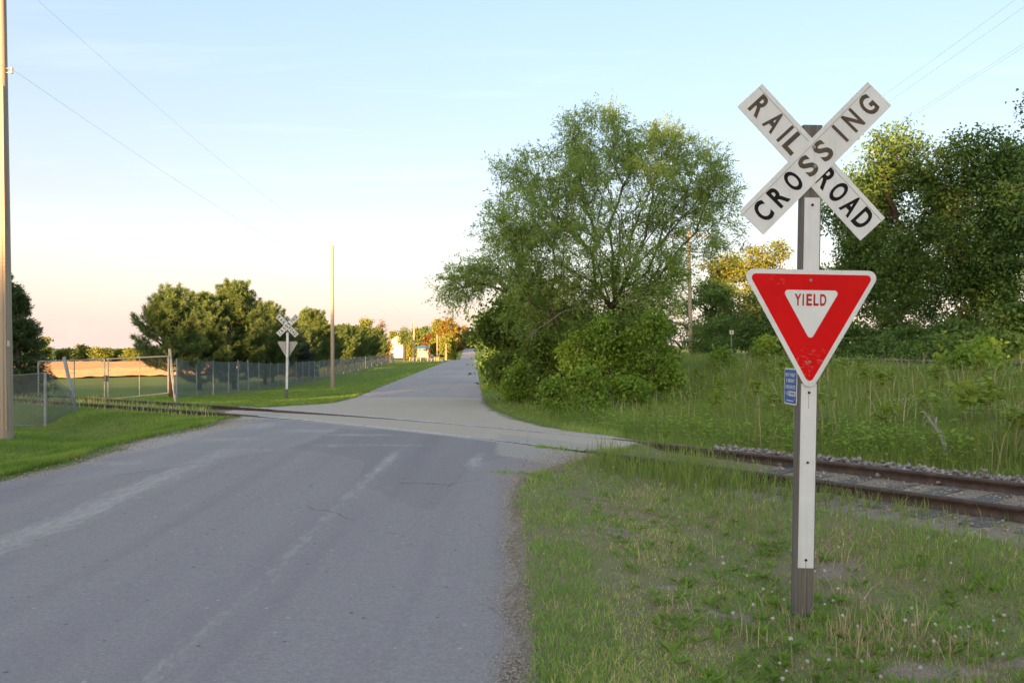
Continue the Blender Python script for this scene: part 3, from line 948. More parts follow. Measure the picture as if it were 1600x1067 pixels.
M['sign_back'] = simple('sign_back', (.42, .41, .40), .12, 3, .6, 0, .03, 30, .2)
def crossing_sign(label, loc, lean, dz, near=True, rz=0):
    root = thing('railroad_crossing_sign', label, 'crossing sign', loc, None, (0, lean, rz))
    H = 3.41 + dz
    hw, hd = .066, .042
    # weathered square post, top slightly uneven
    mb = MB()
    mb.box(-hw, hw, -hd, hd, -.5, H, None, .006)
    mb.build('post', M['post_wood'], root)
    zc = 3.17 + dz
    def blade(nm, word, ang, yb, xc, zc_, letters):
        F = Matrix.Translation((xc, 0, zc_)) @ Matrix.Rotation(-ang, 4, 'Y')
        L, W = 1.235, .2286
        b = plate([(-L / 2, -W / 2), (L / 2, -W / 2), (L / 2, W / 2), (-L / 2, W / 2)], yb, yb + .004, nm, M['sign_white'], root, F)
        # rolled seam line of the sheeting along the upper edge
        s = MB().box(-L / 2 + .002, L / 2 - .002, yb - .0012, yb, W / 2 - .034, W / 2 - .031, F).build('sheeting_seam', M['galv_dull'], b)
        it = []
        for ch, x in letters: it.append((ch, x, -.075, .094, .15))
        for li, one in enumerate(it):
            glare = near and (li >= 3 if word == 'CROSSING' else li < 4)  # letters painted in the browner black to imitate sun glare
            link('letter', text_mesh([one], 'letter', M['black_glare' if glare else 'black_paint'], .0012, Matrix.Translation((0, yb, 0)) @ F), b)
        return b
    ab = [(c, -.505 + i * .1445) for i, c in enumerate('CROSSING')]
    front = [(c, x + (.02 if c == 'I' else 0)) for c, x in ab]
    blade('crossing_blade', 'CROSSING', R(46.3), -hd - .012, .016, zc + .01, front)
    rr = [('R', -.515), ('A', -.372), ('I', -.262), ('L', -.172), ('R', .150), ('O', .275), ('A', .400), ('D', .520)]
    blade('railroad_blade', 'RAILROAD', R(-46.4), -hd - .005, -.010, zc - .015, rr)
    bolt(.003, -hd - .012, zc + .085, .013, root, M['bolt'])
    bolt(.012, -hd - .012, zc - .045, .013, root, M['bolt'])
    # reflective strips
    sw = .053
    z1, z2, z3, z4 = 2.915 + dz * .6, 1.672 + dz, 1.652 + dz, .40 + dz * .3
    s1 = MB().box(-sw + .003, sw + .003, -hd - .0045, -hd - .0015, z2, z1).build('reflective_strip', M['strip_white'], root)
    s2 = MB().box(-sw + .003, sw + .003, -hd - .0045, -hd - .0015, z4, z3).build('reflective_strip', M['strip_white'], root)
    for z in (z1 - .05, z3 - .06, (z3 + z4) / 2 + .09, z4 + .055):
        bolt(.003, -hd - .0045, z, .009, root, M['bolt_rust'])
    for z in (z3 - .068, z4 + .047):
        MB().box(.0015, .0045, -hd - .0052, -hd - .0046, z - .10, z).build('rust_stain', M['rust'], root)
    # yield sign
    ys_ = plate(rounded_tri(.955, .052, 2.424 + dz), -hd - .019, -hd - .016, 'yield_sign', M['border_white'], root) if near else \
        plate(rounded_tri(.955, .052, 2.44 + dz), hd + .016, hd + .019, 'yield_sign', M['sign_back'], root)
    y0 = -hd - .019
    if near:
        plate(rounded_tri(.847, .028, 2.393 + dz), y0 - .0016, y0 - .0002, 'red_field', M['sign_red'], ys_)
        plate(rounded_tri(.388, .022, 2.285 + dz), y0 - .0032, y0 - .0018, 'white_centre', M['border_white'], ys_)
        it = [('Y', -.0895, 2.18 + dz, .046, .08), ('I', -.0535, 2.18 + dz, .042, .08), ('E', -.0135, 2.18 + dz, .038, .08), ('L', .0335, 2.18 + dz, .036, .08), ('D', .082, 2.18 + dz, .042, .08)]
        it = [(c, x, z, w, h) for c, x, z, w, h in it]
        for one in it:
            link('letter', text_mesh([one], 'letter', M['red_text'], .0, Matrix.Translation((0, y0 - .0042, 0))), ys_)
        bolt(-.005, y0 - .0016, 2.352 + dz, .010, root, M['bolt'])
        bolt(-.003, y0 - .0016, 1.80 + dz, .010, root, M['bolt'])
    else:
        MB().box(-.02, .02, hd + .0005, hd + .0155, 1.9, 2.35 + dz).build('sign_bracket', M['galv'], root)
        # sheet fastener lines on the back
    # small blue emergency notice on the side of the post
    sd = -1 if near else 1
    F = Matrix.Translation((sd * (hd + .014) if not near else -(hw + .006), 0, 0)) @ Matrix.Rotation(R(-90 * 1), 4, 'Z')
    # local x of the plate runs away from the viewer after the turn; lay letters so they read from the left side
    zt, zb = (1.752, 1.50)
    if near:
        pl = MB().prism(rounded_rect(-.225, .032, zb, zt, .022), -.003, 0, F @ XZ).build('emergency_notice', M['border_white'], root)
        MB().prism(rounded_rect(-.216, .023, zb + .009, zt - .009, .016), -.0042, -.0032, F @ XZ).build('blue_panel', M['sign_blue'], pl)
        xc = -.097
        rows = [('REPORT PROBLEM', zt - .058, .024, .0128), ('OR EMERGENCY', zt - .098, .024, .0128), ('1-800-848-8715', zt - .144, .028, .0128), ('www.ens.org', zb + .022, .010, .010)]
        it = []
        for s_, z, h, cw in rows[:3]: it += text_line(s_, xc, z, h, cw, .0022)
        it += text_line('X-ING', -.172, zt - .186, .022, .0105, .003)
        link('lettering', text_mesh(it, 'lettering', M['strip_white'], .0, F @ Matrix.Translation((0, -.0052, 0))), pl)
        MB().box(-.130, .012, -.0053, -.0043, zt - .192, zt - .158, F).build('number_plate', M['strip_white'], pl)
        link('number_lettering', text_mesh(text_line('177875N', -.059, zt - .185, .020, .0125, .0035), 'number_lettering', M['black_paint'], .0, F @ Matrix.Translation((0, -.0063, 0))), pl)
        MB().box(-.17, -.03, -.0053, -.0043, zb + .024, zb + .030, F).build('small_print', M['strip_white'], pl)
        for z in (zt - .05, zb + .04):
            mb = MB().tube([(-hw - .009, -.012, z), (-hw - .018, -.012, z)], .008, 8)
            mb.build('bolt', M['bolt'], root)
        for z in (zt - .035, zb + .085):
            MB().tube([(hw, -.03, z), (hw + .036, -.03, z)], .0045, 6).build('bolt', M['bolt'], root)
    else:
        MB().box(hw, hw + .004, -.11, .11, 1.55, 1.80).build('emergency_notice', M['sign_blue'], root)
    return root
M['rust'] = simple('rust', (.36, .22, .09), .3, 30, .9)
_z = hz(1.972, 5.70)
SIGN = crossing_sign('railroad crossing and yield sign on weathered post in front, facing the viewer', (1.985, 5.70, -.225), .0185, 0, True)
FX, FY = (448 - 800) / FPX * 38, 38.0
crossing_sign('smaller far railroad crossing sign with grey triangle back beside the fence', (FX, FY, hz(FX, FY)), .012, .20, False, R(8))

# ------------------------------------------------------------------ utility poles and wires
def tapered_pole(parent, h, r0, r1, bend=0):
    mb = MB()
    pts, rr = [], []
    for i in range(9):
        t = i / 8
        pts.append((bend * math.sin(t * 3), 0, -.6 + (h + .6) * t)); rr.append(r0 + (r1 - r0) * t)
    o = mb.tube(pts, rr, 14).build('shaft', M['pole_wood'], parent, None, True)
    smooth_angle(o, 50)
    return o
def utility_pole(label, x, y, h, lean=0, arm=0, r0=.16, bracket=None, group='wooden utility poles', pin=True, lamp=False):
    root = thing('utility_pole', label, 'utility pole', (x, y, hz(x, y)), group, (0, lean, 0))
    tapered_pole(root, h, r0, r0 * .68)
    if arm:
        MB().box(-arm / 2, arm / 2, -.20, -.11, h - .62, h - .50).build('crossarm', M['pole_wood'], root)
        for sx in (-.45, -.28, .3, .46):
            MB().tube([(sx * arm, -.15, h - .5), (sx * arm, -.15, h - .40)], [.035, .045], 8).build('insulator', M['galv_dull'], root)
        for s in (-1, 1):
            MB().tube([(0, -.16, h - 1.1), (s * arm * .28, -.16, h - .58)], .018, 5).build('brace', M['steel_dark'], root)
    elif pin:
        MB().tube([(0, 0, h), (0, 0, h + .22), (0, 0, h + .3)], [.014, .014, .03], 6).build('top_pin', M['galv'], root)
    if bracket:
        mb = MB()
        mb.tube([(r0 * .75, -.02, bracket), (r0 * .75 + .14, -.02, bracket)], .012, 6)
        mb.tube([(r0 * .75, -.02, bracket - .09), (r0 * .75 + .14, -.02, bracket - .09)], .012, 6)
        mb.tube([(r0 * .75 + .12, -.02, bracket - .11), (r0 * .75 + .12, -.02, bracket + .02)], .026, 8)
        mb.build('wire_bracket', M['galv'], root)
    return root
PL = [(-10.95, 18.0), (-12.72, 59.0)]
utility_pole('tall pale wooden utility pole at the left edge, nearest of all', PL[0][0], PL[0][1], 9.95, -.012, 0, .158, 8.0)
# moulding strip and tags on the near pole
np_ = [o for o in COL.objects if o.name.startswith('utility_pole')][0]
MB().box(.085, .125, -.16, -.10, .2, 7.6).build('conduit', M['pole_wood'], np_)
MB().box(.12, .15, -.12, -.07, 2.0, 2.12).build('pole_tag', M['white_paint'], np_)
utility_pole('bare wooden utility pole on the grass behind the far crossing sign', PL[1][0], PL[1][1], 10.1, -.004, 0, .15, 8.2)
utility_pole('wooden pole with crossarm standing half inside the willow', 13.5, 62.7, 9.7, -.02, 2.9, .17, None)
p3 = P(647, 560, 150)
utility_pole('thin pole with transformer at the far driveway', p3.x, 150, 8.2, 0, 0, .14, None)
pp = [o for o in COL.objects if o.name.startswith('utility_pole')][-1]
MB().tube([(-.45, 0, 6.6), (-.45, 0, 7.4)], .2, 10).build('transformer', M['galv_dull'], pp)
MB().tube([(-.7, -.3, 0), (-.12, 0, 6)], .02, 4).build('guy_wire', M['galv'], pp)
for u, Y, h, lab, rr in ((683, 262, 8.6, 'sunlit pole beside the tall column hedges', .17), (697, 240, 5.3, 'short sunlit post right of the mailbox', .17),
                         (711, 420, 9.0, 'far sunlit pole in front of golden tree crowns', .16), (746, 455, 8.5, 'farthest sunlit pole right of the road crest', .16),
                         (707, 360, 6.2, 'thin far pole at the end of the column hedge', .10)):
    x = (u - 800) / FPX * Y
    utility_pole(lab, x, Y, h, 0, 0, rr, None, pin=False)

def wire(label, a, b, sag, r=.0032):
    a, b = Vector(a), Vector(b)
    n = 24
    pts = [a.lerp(b, i / n) - Vector((0, 0, sag * 4 * (i / n) * (1 - i / n))) for i in range(n + 1)]
    o = MB().tube(pts, r, 4).build('overhead_wire', M['wire'])
    tag(o, label, 'wire', 'overhead wires')
M['wire'] = simple('wire', (.5, .54, .62), .1, 3, .5, .3, .02)
z0, z1 = hz(*PL[0]), hz(*PL[1])
x0, x1 = PL[0][0], PL[1][0]
wire('lower overhead wire from the left edge pole to the middle pole', (x0 + .15, 18, z0 + 7.98), (x1 + .2, 59, z1 + 8.18), .35)
wire('top overhead wire running to the tip of the middle pole', (x0 - .1, 18, z0 + 10.2), (x1, 59, z1 + 10.35), .5)
wire('short stub of lower wire left of the nearest pole', (x0 - 1.5 + .0, -24, z0 + 8.1), (x0 + .1, 18, z0 + 7.98), .35)
wire('top wire beyond the middle pole towards the far driveway', (x1, 59, z1 + 10.35), (p3.x, 150, hz(p3.x, 150) + 8.1), .9)
wire('lower wire beyond the middle pole towards the far driveway', (x1 + .2, 59, z1 + 8.18), (p3.x, 150, hz(p3.x, 150) + 6.9), .8)
zw = hz(13.5, 62.7) + 9.7 - .40
for dx, dz_, lab in ((-1.05, .02, 'uppermost of four wires in the upper right sky'), (-.55, 0, 'second highest wire in the upper right sky'),
                     (1.0, -.05, 'third wire down in the upper right sky'), (1.15, -.08, 'lowest of four wires in the upper right sky')):
    wire(lab, (13.5 + dx, 62.7, zw + dz_), (13.5 + dx * .9, 8, zw + .35), .45)

# ------------------------------------------------------------------ chain-link fences and gate
def pipe(pts, r, name, mat, parent): 
    o = MB().tube(pts, r, 8).build(name, mat, parent)
    return o
def fence_run(label, posts, H, name='chain_link_fence', sag=.05, mesh='chain_link'):
    """posts: list of (x,y,lean)"""
    root = thing(name, label, 'fence', (posts[0][0], posts[0][1], hz(posts[0][0], posts[0][1])))
    base = Vector(root.location)
    g = random.Random(4)
    tops, bots = [], []
    for x, y, ln, hh in posts:
        b = Vector((x, y, hz(x, y))) - base
        t = b + Vector((ln, 0, hh))
        pipe([b - Vector((0, 0, .2)), t], .035, 'post', M['galv'], root)
        tops.append(b + Vector((ln, 0, min(H, hh) - g.uniform(.0, .06)))); bots.append(b + Vector((0, .0, .02)))
    for i in range(len(posts) - 1):
        n = 5
        V = []
        for k in range(n):
            t = k / (n - 1)
            V.append(bots[i].lerp(bots[i + 1], t) + Vector((0, .04, 0)))
            V.append(tops[i].lerp(tops[i + 1], t) + Vector((0, .04, -sag * math.sin(math.pi * t))))
        d = (bots[i + 1] - bots[i]); d.z = 0; d.normalize()
        nn = Vector((-d.y, d.x, 0)) * .0015
        W = [v - nn for v in V] + [v + nn for v in V]
        m = 2 * n
        F = []
        for k in range(n - 1):
            a = 2 * k
            F.append((a, a + 2, a + 3, a + 1))
        me = bpy.data.meshes.new('mesh_panel'); me.from_pydata([tuple(v) for v in V], [], F)
        me.materials.append(M[mesh])
        link('mesh_panel', me, root)
        for k, nm in ((1, 'top_wire'), (0, 'bottom_wire')):
            MB().tube([V[2 * j + k] for j in range(n)], .008, 4).build(nm, M['galv_dull'], root)
    return root
posts = []
g = random.Random(11)
y = 39.0
while y < 178:
    x = -13.1 - .067 * y + (.35 if 48 < y < 66 else 0) * -math.sin((y - 48) / 18 * math.pi)
    ln = g.uniform(-.05, .05)
    posts.append((x, y, ln + (.22 if abs(y - 60) < 1.4 else 0), 1.83 * g.uniform(.96, 1.05)))
    y += 2.9 + g.uniform(-.1, .1)
fence_run('long grey chain-link fence with many posts in front of the pines', posts, 1.83)
lf = [(-11.5 - 2.5 * i, 20.5 - .25 * i, 0, 1.31) for i in range(0, 5)]
fence_run('short chain-link fence at the left in front of the dark spruce', lf, 1.31, 'chain_link_fence', .05, 'chain_near')

def gate():
    # leaning left post with collapsed mesh
    pl_b = P(122, 652, 21.3); pl_t = P(100, 561, 21.6)
    root = thing('leaning_gate_post', 'leaning gate post with slack chain-link mesh beside the left fence', 'gate post', (pl_b.x, pl_b.y, hz(pl_b.x, pl_b.y)))
    b = Vector(root.location)
    zoff = b.z - pl_b.z
    pipe([Vector((.02, 0, -.3)), pl_t + Vector((0, 0, zoff * .3)) - b], .045, 'post', M['galv'], root)
    f0 = Vector((-11.5, 20.53, hz(-11.5, 20.5)))
    V = [f0 - b + Vector((0, .05, .02)), f0 - b + Vector((0, .05, 1.29)), pl_b.lerp(pl_t, .45) - b, Vector((0, .05, .05)),
         (f0 * .45 + pl_b * .55) - b + Vector((0, .1, .66))]
    me = bpy.data.meshes.new('mesh_panel'); me.from_pydata([tuple(v) for v in V], [], [(0, 3, 4), (3, 2, 4), (2, 1, 4), (1, 0, 4)])
    me.materials.append(M['chain_near']); link('mesh_panel', me, root)
    MB().tube([V[1], V[4], V[2]], .01, 4).build('top_wire', M['galv_dull'], root)
    # right post, leaning
    rb, rt = P(275, 627, 28), P(265, 545, 28)
    r2 = thing('leaning_gate_post', 'tall leaning gate post at the end of the gate', 'gate post', (rb.x, rb.y, hz(rb.x, rb.y)))
    b2 = Vector(r2.location)
    pipe([Vector((.02, 0, -.3)), rt - b2], .05, 'post', M['galv'], r2)
    # two leaves
    for lab, (ua, ta, ba, Ya), (ub, tb, bb, Yb), mid in (
            ('left leaf of the sagging chain-link gate over the track', (60, 565, 623, 25.2), (163.5, 561, 622.5, 26.4), .53),
            ('right leaf of the sagging chain-link gate over the track', (169, 561, 624, 26.5), (263, 556.5, 614, 27.7), .51)):
        A, B, C, D = P(ua, ba, Ya), P(ub, bb, Yb), P(ub, tb, Yb), P(ua, ta, Ya)
        rt_ = thing('chain_link_gate', lab, 'gate', tuple(A), 'sagging gate leaves')
        a = Vector(A)
        for (p, q, nm) in ((A, B, 'bottom_rail'), (D, C, 'top_rail'), (A, D, 'stile'), (B, C, 'stile')):
            pipe([p - a, q - a], .022, nm, M['galv'], rt_)
        pipe([A.lerp(B, mid) - a, D.lerp(C, mid) - a], .016, 'middle_stile', M['galv_dull'], rt_)
        me = bpy.data.meshes.new('mesh_panel'); me.from_pydata([tuple(v - a + Vector((0, .03, 0))) for v in (A, B, C, D)], [], [(0, 1, 2, 3)])
        me.materials.append(M['chain_gate']); link('mesh_panel', me, rt_)
        if 'right' in lab:
            MB().tube([P(264, 553, 27.75) - a, P(272, 618, 27.8) - a], .026, 8).build('hinge_stile', M['galv'], rt_)
        else:
            lk = P(164, 590, 26.4) - a
            MB().box(lk.x - .02, lk.x + .06, lk.y - .05, lk.y + .02, lk.z - .12, lk.z + .08).build('latch', M['steel_dark'], rt_)
gate()

# small milepost sign by the far track
mp = P(1143, 548, 55)
ms = thing('milepost_sign', 'small white square marker on a thin post beside the far track', 'sign', (mp.x, 55, hz(mp.x, 55)))
mh = P(1143, 519, 55).z - ms.location.z
pipe([(0, 0, -.3), (0, 0, mh)], .035, 'post', M['galv_dull'], ms)
MB().box(-.13, .13, -.045, -.038, mh - .14, mh + .13).build('sign_plate', M['white_paint'], ms)
link('lettering', text_mesh([('8', 0, mh - .09, .09, .17)], 'lettering', M['black_paint'], .0, Matrix.Translation((0, -.048, 0))), ms)

# ------------------------------------------------------------------ vegetation generators
def unit(v): return v / np.maximum(np.linalg.norm(v, axis=-1, keepdims=True), 1e-9)

def leaf_mesh(name, pos, along, up, length, width, tint, mat, fold=.25, tri=False):
    """rhombic leaves: base, two sides, tip"""
    n = len(pos)
    along = unit(along)
    side = unit(np.cross(along, up) + 1e-6)
    nrm = np.cross(side, along)
    L, W = length[:, None], width[:, None]
    b = pos
    tip = pos + along * L
    m = pos + along * L * .45
    s1 = m + side * W * .5 + nrm * W * fold
    s2 = m - side * W * .5 + nrm * W * fold
    V = np.stack([b, s1, tip, s2], 1).reshape(-1, 3)
    i = np.arange(n) * 4
    F = np.stack([i, i + 1, i + 2, i + 3], 1)
    return np_mesh(name, V, F, mat, {'tint': np.repeat(np.clip(tint, 0, 1), 4)})

def sample_lobes(g, lobes, n, shell=.55):
    w = np.array([l[2] for l in lobes], float); w /= w.sum()
    k = g.choice(len(lobes), n, p=w)
    d = unit(g.normal(size=(n, 3)))
    r = g.random(n) ** (1 / 3) * (1 - shell) + shell * g.random(n) ** .25
    c = np.array([l[0] for l in lobes]); rad = np.array([l[1] for l in lobes])
    return c[k] + d * r[:, None] * rad[k], k

def prim(tr_pos, tr_par, pts, bf=.35):
    nt = len(tr_pos)
    pos = np.concatenate([tr_pos, pts]); N = len(pos)
    par = np.full(N, -1); par[:nt] = tr_par
    pl = np.zeros(N)
    for i in range(nt):
        if tr_par[i] >= 0: pl[i] = pl[tr_par[i]] + np.linalg.norm(pos[i] - pos[tr_par[i]])
    un = np.arange(nt, N)
    best = np.full(N, 1e9); bp = np.zeros(N, int)
    def upd(j):
        d = np.linalg.norm(pos[un] - pos[j], axis=1) + bf * pl[j]
        m = d < best[un]
        best[un[m]] = d[m]; bp[un[m]] = j
    for j in range(1 if nt > 1 else 0, nt): upd(j)
    order = list(range(nt))
    while len(un):
        k = un[best[un].argmin()]
        par[k] = bp[k]
        pl[k] = pl[bp[k]] + np.linalg.norm(pos[k] - pos[bp[k]])
        un = un[un != k]
        order.append(k)
        if len(un): upd(k)
    return pos, par, order

def branch_mesh(name, pos, par, order, mat, rtip=.012, expo=.5, rmin=.006, rmax=.4, jit=.08, seed=0, sides=5):
    g = np.random.default_rng(seed)
    N = len(pos)
    cnt = np.ones(N)
    for k in reversed(order):
        if par[k] >= 0: cnt[par[k]] += cnt[k]
    r = np.clip(rtip * cnt ** expo, rmin, rmax)
    V, F = [], []
    off = 0
    ang = np.arange(sides) * 2 * np.pi / sides
    for k in order:
        p = par[k]
        if p < 0: continue
        a, b = pos[p], pos[k]
        L = np.linalg.norm(b - a)
        if L < 1e-4: continue
        ns = 2 if L < .5 else 3 if L < 1.2 else 4
        d = (b - a) / L
        ra, rb = min(r[p], r[k] * 1.35), r[k]
        ax = np.cross(d, (0, 0, 1) if abs(d[2]) < .9 else (0, 1, 0)); ax /= np.linalg.norm(ax)
        bx = np.cross(d, ax)
        for s in range(ns):
            t = s / (ns - 1)
            c = a + (b - a) * t
            if 0 < t < 1: c = c + g.normal(0, jit * L * .5, 3)
            rr = ra + (rb - ra) * t
            V.append(c + rr * (np.cos(ang)[:, None] * ax + np.sin(ang)[:, None] * bx))
        base = off + np.arange(sides)
        for s in range(ns - 1):
            q0 = base + s * sides
            F.append(np.stack([q0, np.roll(q0, -1), np.roll(q0, -1) + sides, q0 + sides], 1))
        off += ns * sides
    return np_mesh(name, np.concatenate(V), np.concatenate(F), mat, None, True)

def tree(name, label, base, trunks, lobes, ncl, leafmat, barkmat, leaf=(.12, .08), per=26, sigma=.32, droop=0., seed=1, rtip=.014, expo=.5,
         bf=.35, group=None, cat='tree', shell=.55, tint_noise=.6, rmax=.3, twigs=False, flat=.35, jit=.08, skel_frac=1.0):
    """trunks: list of polylines (world points, first one starts at base)."""
    g = np.random.default_rng(seed)
    root = thing(name, label, cat, tuple(base), group)
    B = np.array(base, float)
    tp, tpar = [], []
    for pl in trunks:
        for i, p in enumerate(pl):
            tp.append(np.array(p, float) - B)
            tpar.append(-1 if i == 0 else len(tp) - 2)
    pts, k = sample_lobes(g, [(np.array(l[0], float) - B, np.array(l[1], float), l[2]) for l in lobes], ncl, shell)
    pos, par, order = prim(np.array(tp), np.array(tpar), pts, bf)
    bm_ = branch_mesh('trunk', pos, par, order, barkmat, rtip, expo, .005, rmax, jit, seed)
    link('trunk', bm_, root)
    nt = len(tp)
    cl = pos[nt:]
    pd = unit(cl - pos[par[nt:]])
    n = len(cl) * per
    ci = np.repeat(np.arange(len(cl)), per)
    ctint = g.random(len(cl))
    if twigs:
        # drooping twigs: leaves strung along short hanging lines
        ntw = 7
        tw = g.integers(0, ntw, n)
        td = unit(pd[:, None, :] * .6 + g.normal(0, .7, (len(cl), ntw, 3)) + np.array([0, 0, -droop]))
        tl = g.uniform(.35, 1.0, (len(cl), ntw)) * sigma * 2.6
        t = g.random(n)
        d = td[ci, tw]
        p = cl[ci] + d * (t * tl[ci, tw])[:, None] + np.array([0, 0, -1.]) * (droop * .35 * (t ** 2) * tl[ci, tw])[:, None] + g.normal(0, .035, (n, 3))
        al = unit(d * .8 + g.normal(0, .5, (n, 3)) + np.array([0, 0, -droop * .6]))
    else:
        p = cl[ci] + g.normal(0, sigma, (n, 3)) * np.array([1, 1, .62])
        al = unit(g.normal(0, 1, (n, 3)) + np.array([0, 0, -.25 - droop]) + .5 * unit(p - cl[ci]))
    up = unit(g.normal(0, flat, (n, 3)) + np.array([0, 0, 1]) * .55 + g.normal(0, .5, (n, 3)))
    s = g.uniform(.65, 1.25, n)
    tint = .5 + (ctint[ci] - .5) * tint_noise + (g.random(n) - .5) * .6
    me = leaf_mesh('crown', p, al, up, leaf[0] * s, leaf[1] * s * g.uniform(.7, 1.1, n), tint, leafmat)
    link('crown', me, root)
    return root

def lobe_px(u, v, ru, rv, Y, ry, w=1.0):
    c = P(u, v, Y)
    return ((c.x, c.y, c.z), (ru * Y / FPX, ry, rv * Y / FPX), w)

def conifer(name, label, x, y, h, rad, seed, mat, kind='pine', group=None, bark=None, needle=.16, nw=None, cat='pine tree', skirt=.06, lean=0):
    g = np.random.default_rng(seed)
    z0 = hz(x, y)
    root = thing(name, label, cat, (x, y, z0), group)
    mb = MB()
    top = h * (.95 if kind == 'pine' else .98)
    mb.tube([(0, 0, -.3), (lean * .3, 0, h * .3), (lean * .7, 0, h * .7), (lean, 0, top)], [h * .022 + .04, h * .017 + .03, h * .009 + .015, .012], 8)
    P_, D_, T_ = [], [], []
    nw = nw or int(h / .30)
    for w in range(nw):
        f = (w + g.uniform(0, .8)) / nw
        z = h * (skirt + (1 - skirt) * f ** .92)
        if kind == 'pine':
            prof = (min(1, (f + .12) * 3.2)) * (1 - f) ** .62 + .10
        else:
            prof = (1 - f) ** .85 * 1.0 + .035
        nb = int((7 if kind == 'pine' else 9) * (1.0 if f < .85 else .6)) + 1
        a0 = g.uniform(0, 6.28)
        for b in range(nb):
            a = a0 + 6.28 * b / nb + g.normal(0, .25)
            L = rad * prof * g.uniform(.72, 1.14)
            el = (.25 + .75 * f if kind == 'pine' else (-.12 + .5 * f)) + g.normal(0, .1)
            d = np.array([math.cos(a) * math.cos(el), math.sin(a) * math.cos(el), math.sin(el)])
            o = np.array([lean * z / h, 0, min(z, top * .99)])
            curve = .22 if kind == 'pine' else .15
            segs = max(3, int(L / .22))
            pts = []
            for s in range(segs + 1):
                t = s / segs
                pts.append(o + d * L * t + np.array([0, 0, curve * L * t * t * (1 if kind == 'pine' else .6)]))
            mb.tube([tuple(p) for p in (pts[0], pts[segs // 2], pts[-1])], [.012 + L * .012, .008 + L * .006, .004], 4, False)
            sidev = np.array([-math.sin(a), math.cos(a), 0])
            for s in range(segs + 1):
                t = s / segs
                if t < (.35 if kind == 'pine' else .15): continue
                p = pts[s]
                P_.append(p); D_.append(d + np.array([0, 0, .5 if kind == 'pine' else .05])); T_.append(g.random())
                nside = 2 if kind == 'pine' else 3
                for q in range(nside):
                    sg = g.choice([-1, 1])
                    ll = (1.05 - t) * L * g.uniform(.12, .5)
                    pp = p + sidev * sg * ll + d * ll * .6 + np.array([0, 0, g.normal(.03, .08)])
                    P_.append(pp); D_.append(unit(d + sidev * sg * .7 + np.array([0, 0, .4 if kind == 'pine' else -.05]))); T_.append(g.random())
                    if ll > .35:
                        P_.append(p + (pp - p) * .55); D_.append(D_[-1]); T_.append(g.random())
    # leader candles
    for k in range(6):
        P_.append(np.array([lean, 0, top + k * .05 * h / 6])); D_.append(np.array([g.normal(0, .2), g.normal(0, .2), 1.])); T_.append(.9)
    me = mb.mesh('trunk', bark or M['bark_dark'], True)
    link('trunk', me, root)
    C = np.array(P_); D = unit(np.array(D_)); T = np.array(T_)
    per = 30 if kind == 'pine' else 18
    n = len(C) * per
    ci = np.repeat(np.arange(len(C)), per)
    spread = .62 if kind == 'pine' else .6
    al = unit(D[ci] * 1.0 + g.normal(0, spread, (n, 3)))
    ext = .10 if kind == 'pine' else .16
    p = C[ci] + D[ci] * (g.uniform(-.6, .6, n) * ext * 1.6)[:, None] + g.normal(0, .02, (n, 3))
    up = g.normal(0, 1, (n, 3))
    ln = needle * g.uniform(.7, 1.2, n)
    wd = ln * (.095 if kind == 'pine' else .18)
    tint = .45 + (T[ci] - .5) * .5 + (g.random(n) - .5) * .5
    if kind == 'pine':
        tint = tint + .35 * (g.random(len(C)) < .06)[ci]
    link('crown', leaf_mesh('crown', p, al, up, ln, wd, tint, mat, 0.0), root)
    return root

def place_copy(src, x, y, sc, rz, label, group=None, zs=None, dz=0):
    c = copy_tree(src)
    c.location = (x, y, hz(x, y) + dz)
    c.rotation_euler = (0, 0, rz)
    c.scale = (sc, sc, zs if zs else sc)
    c['label'] = label
    if group: c['group'] = group
    return c

def blades(name, label, x, y, h, w, tint, mat, lean=.35, seed=0, kind='stuff', z=None, segs=2, parent=None):
    g = np.random.default_rng(seed)
    n = len(x)
    z = height(x, y) if z is None else z
    a = g.uniform(0, 6.283, n)
    sd = np.stack([np.cos(a), np.sin(a), 0 * a], 1)
    b = g.uniform(0, 6.283, n)
    ld = np.stack([np.cos(b), np.sin(b), 0 * b], 1) * (np.abs(g.normal(0, lean, n)) * h)[:, None]
    P0 = np.stack([x, y, z - .01], 1)
    up = np.array([0, 0, 1.])
    W = w[:, None]
    Hh = h[:, None]
    mid = P0 + up * Hh * .55 + ld * .35
    tip = P0 + up * Hh * .95 + ld
    if segs == 2:
        V = np.stack([P0 - sd * W * .5, P0 + sd * W * .5, mid + sd * W * .42, mid - sd * W * .42, tip], 1).reshape(-1, 3)
        i = np.arange(n) * 5
        F = [np.stack([i, i + 1, i + 2, i + 3], 1), np.stack([i + 3, i + 2, i + 4], 1)]
        k = 5
    else:
        V = np.stack([P0 - sd * W * .5, P0 + sd * W * .5, tip], 1).reshape(-1, 3)
        i = np.arange(n) * 3
        F = [np.stack([i, i + 1, i + 2], 1)]
        k = 3
    me = np_mesh(name, V, F, mat, {'tint': np.repeat(np.clip(tint, 0, 1), k)})
    o = link(name, me, parent)
    return tag(o, label, 'grass', kind=kind)

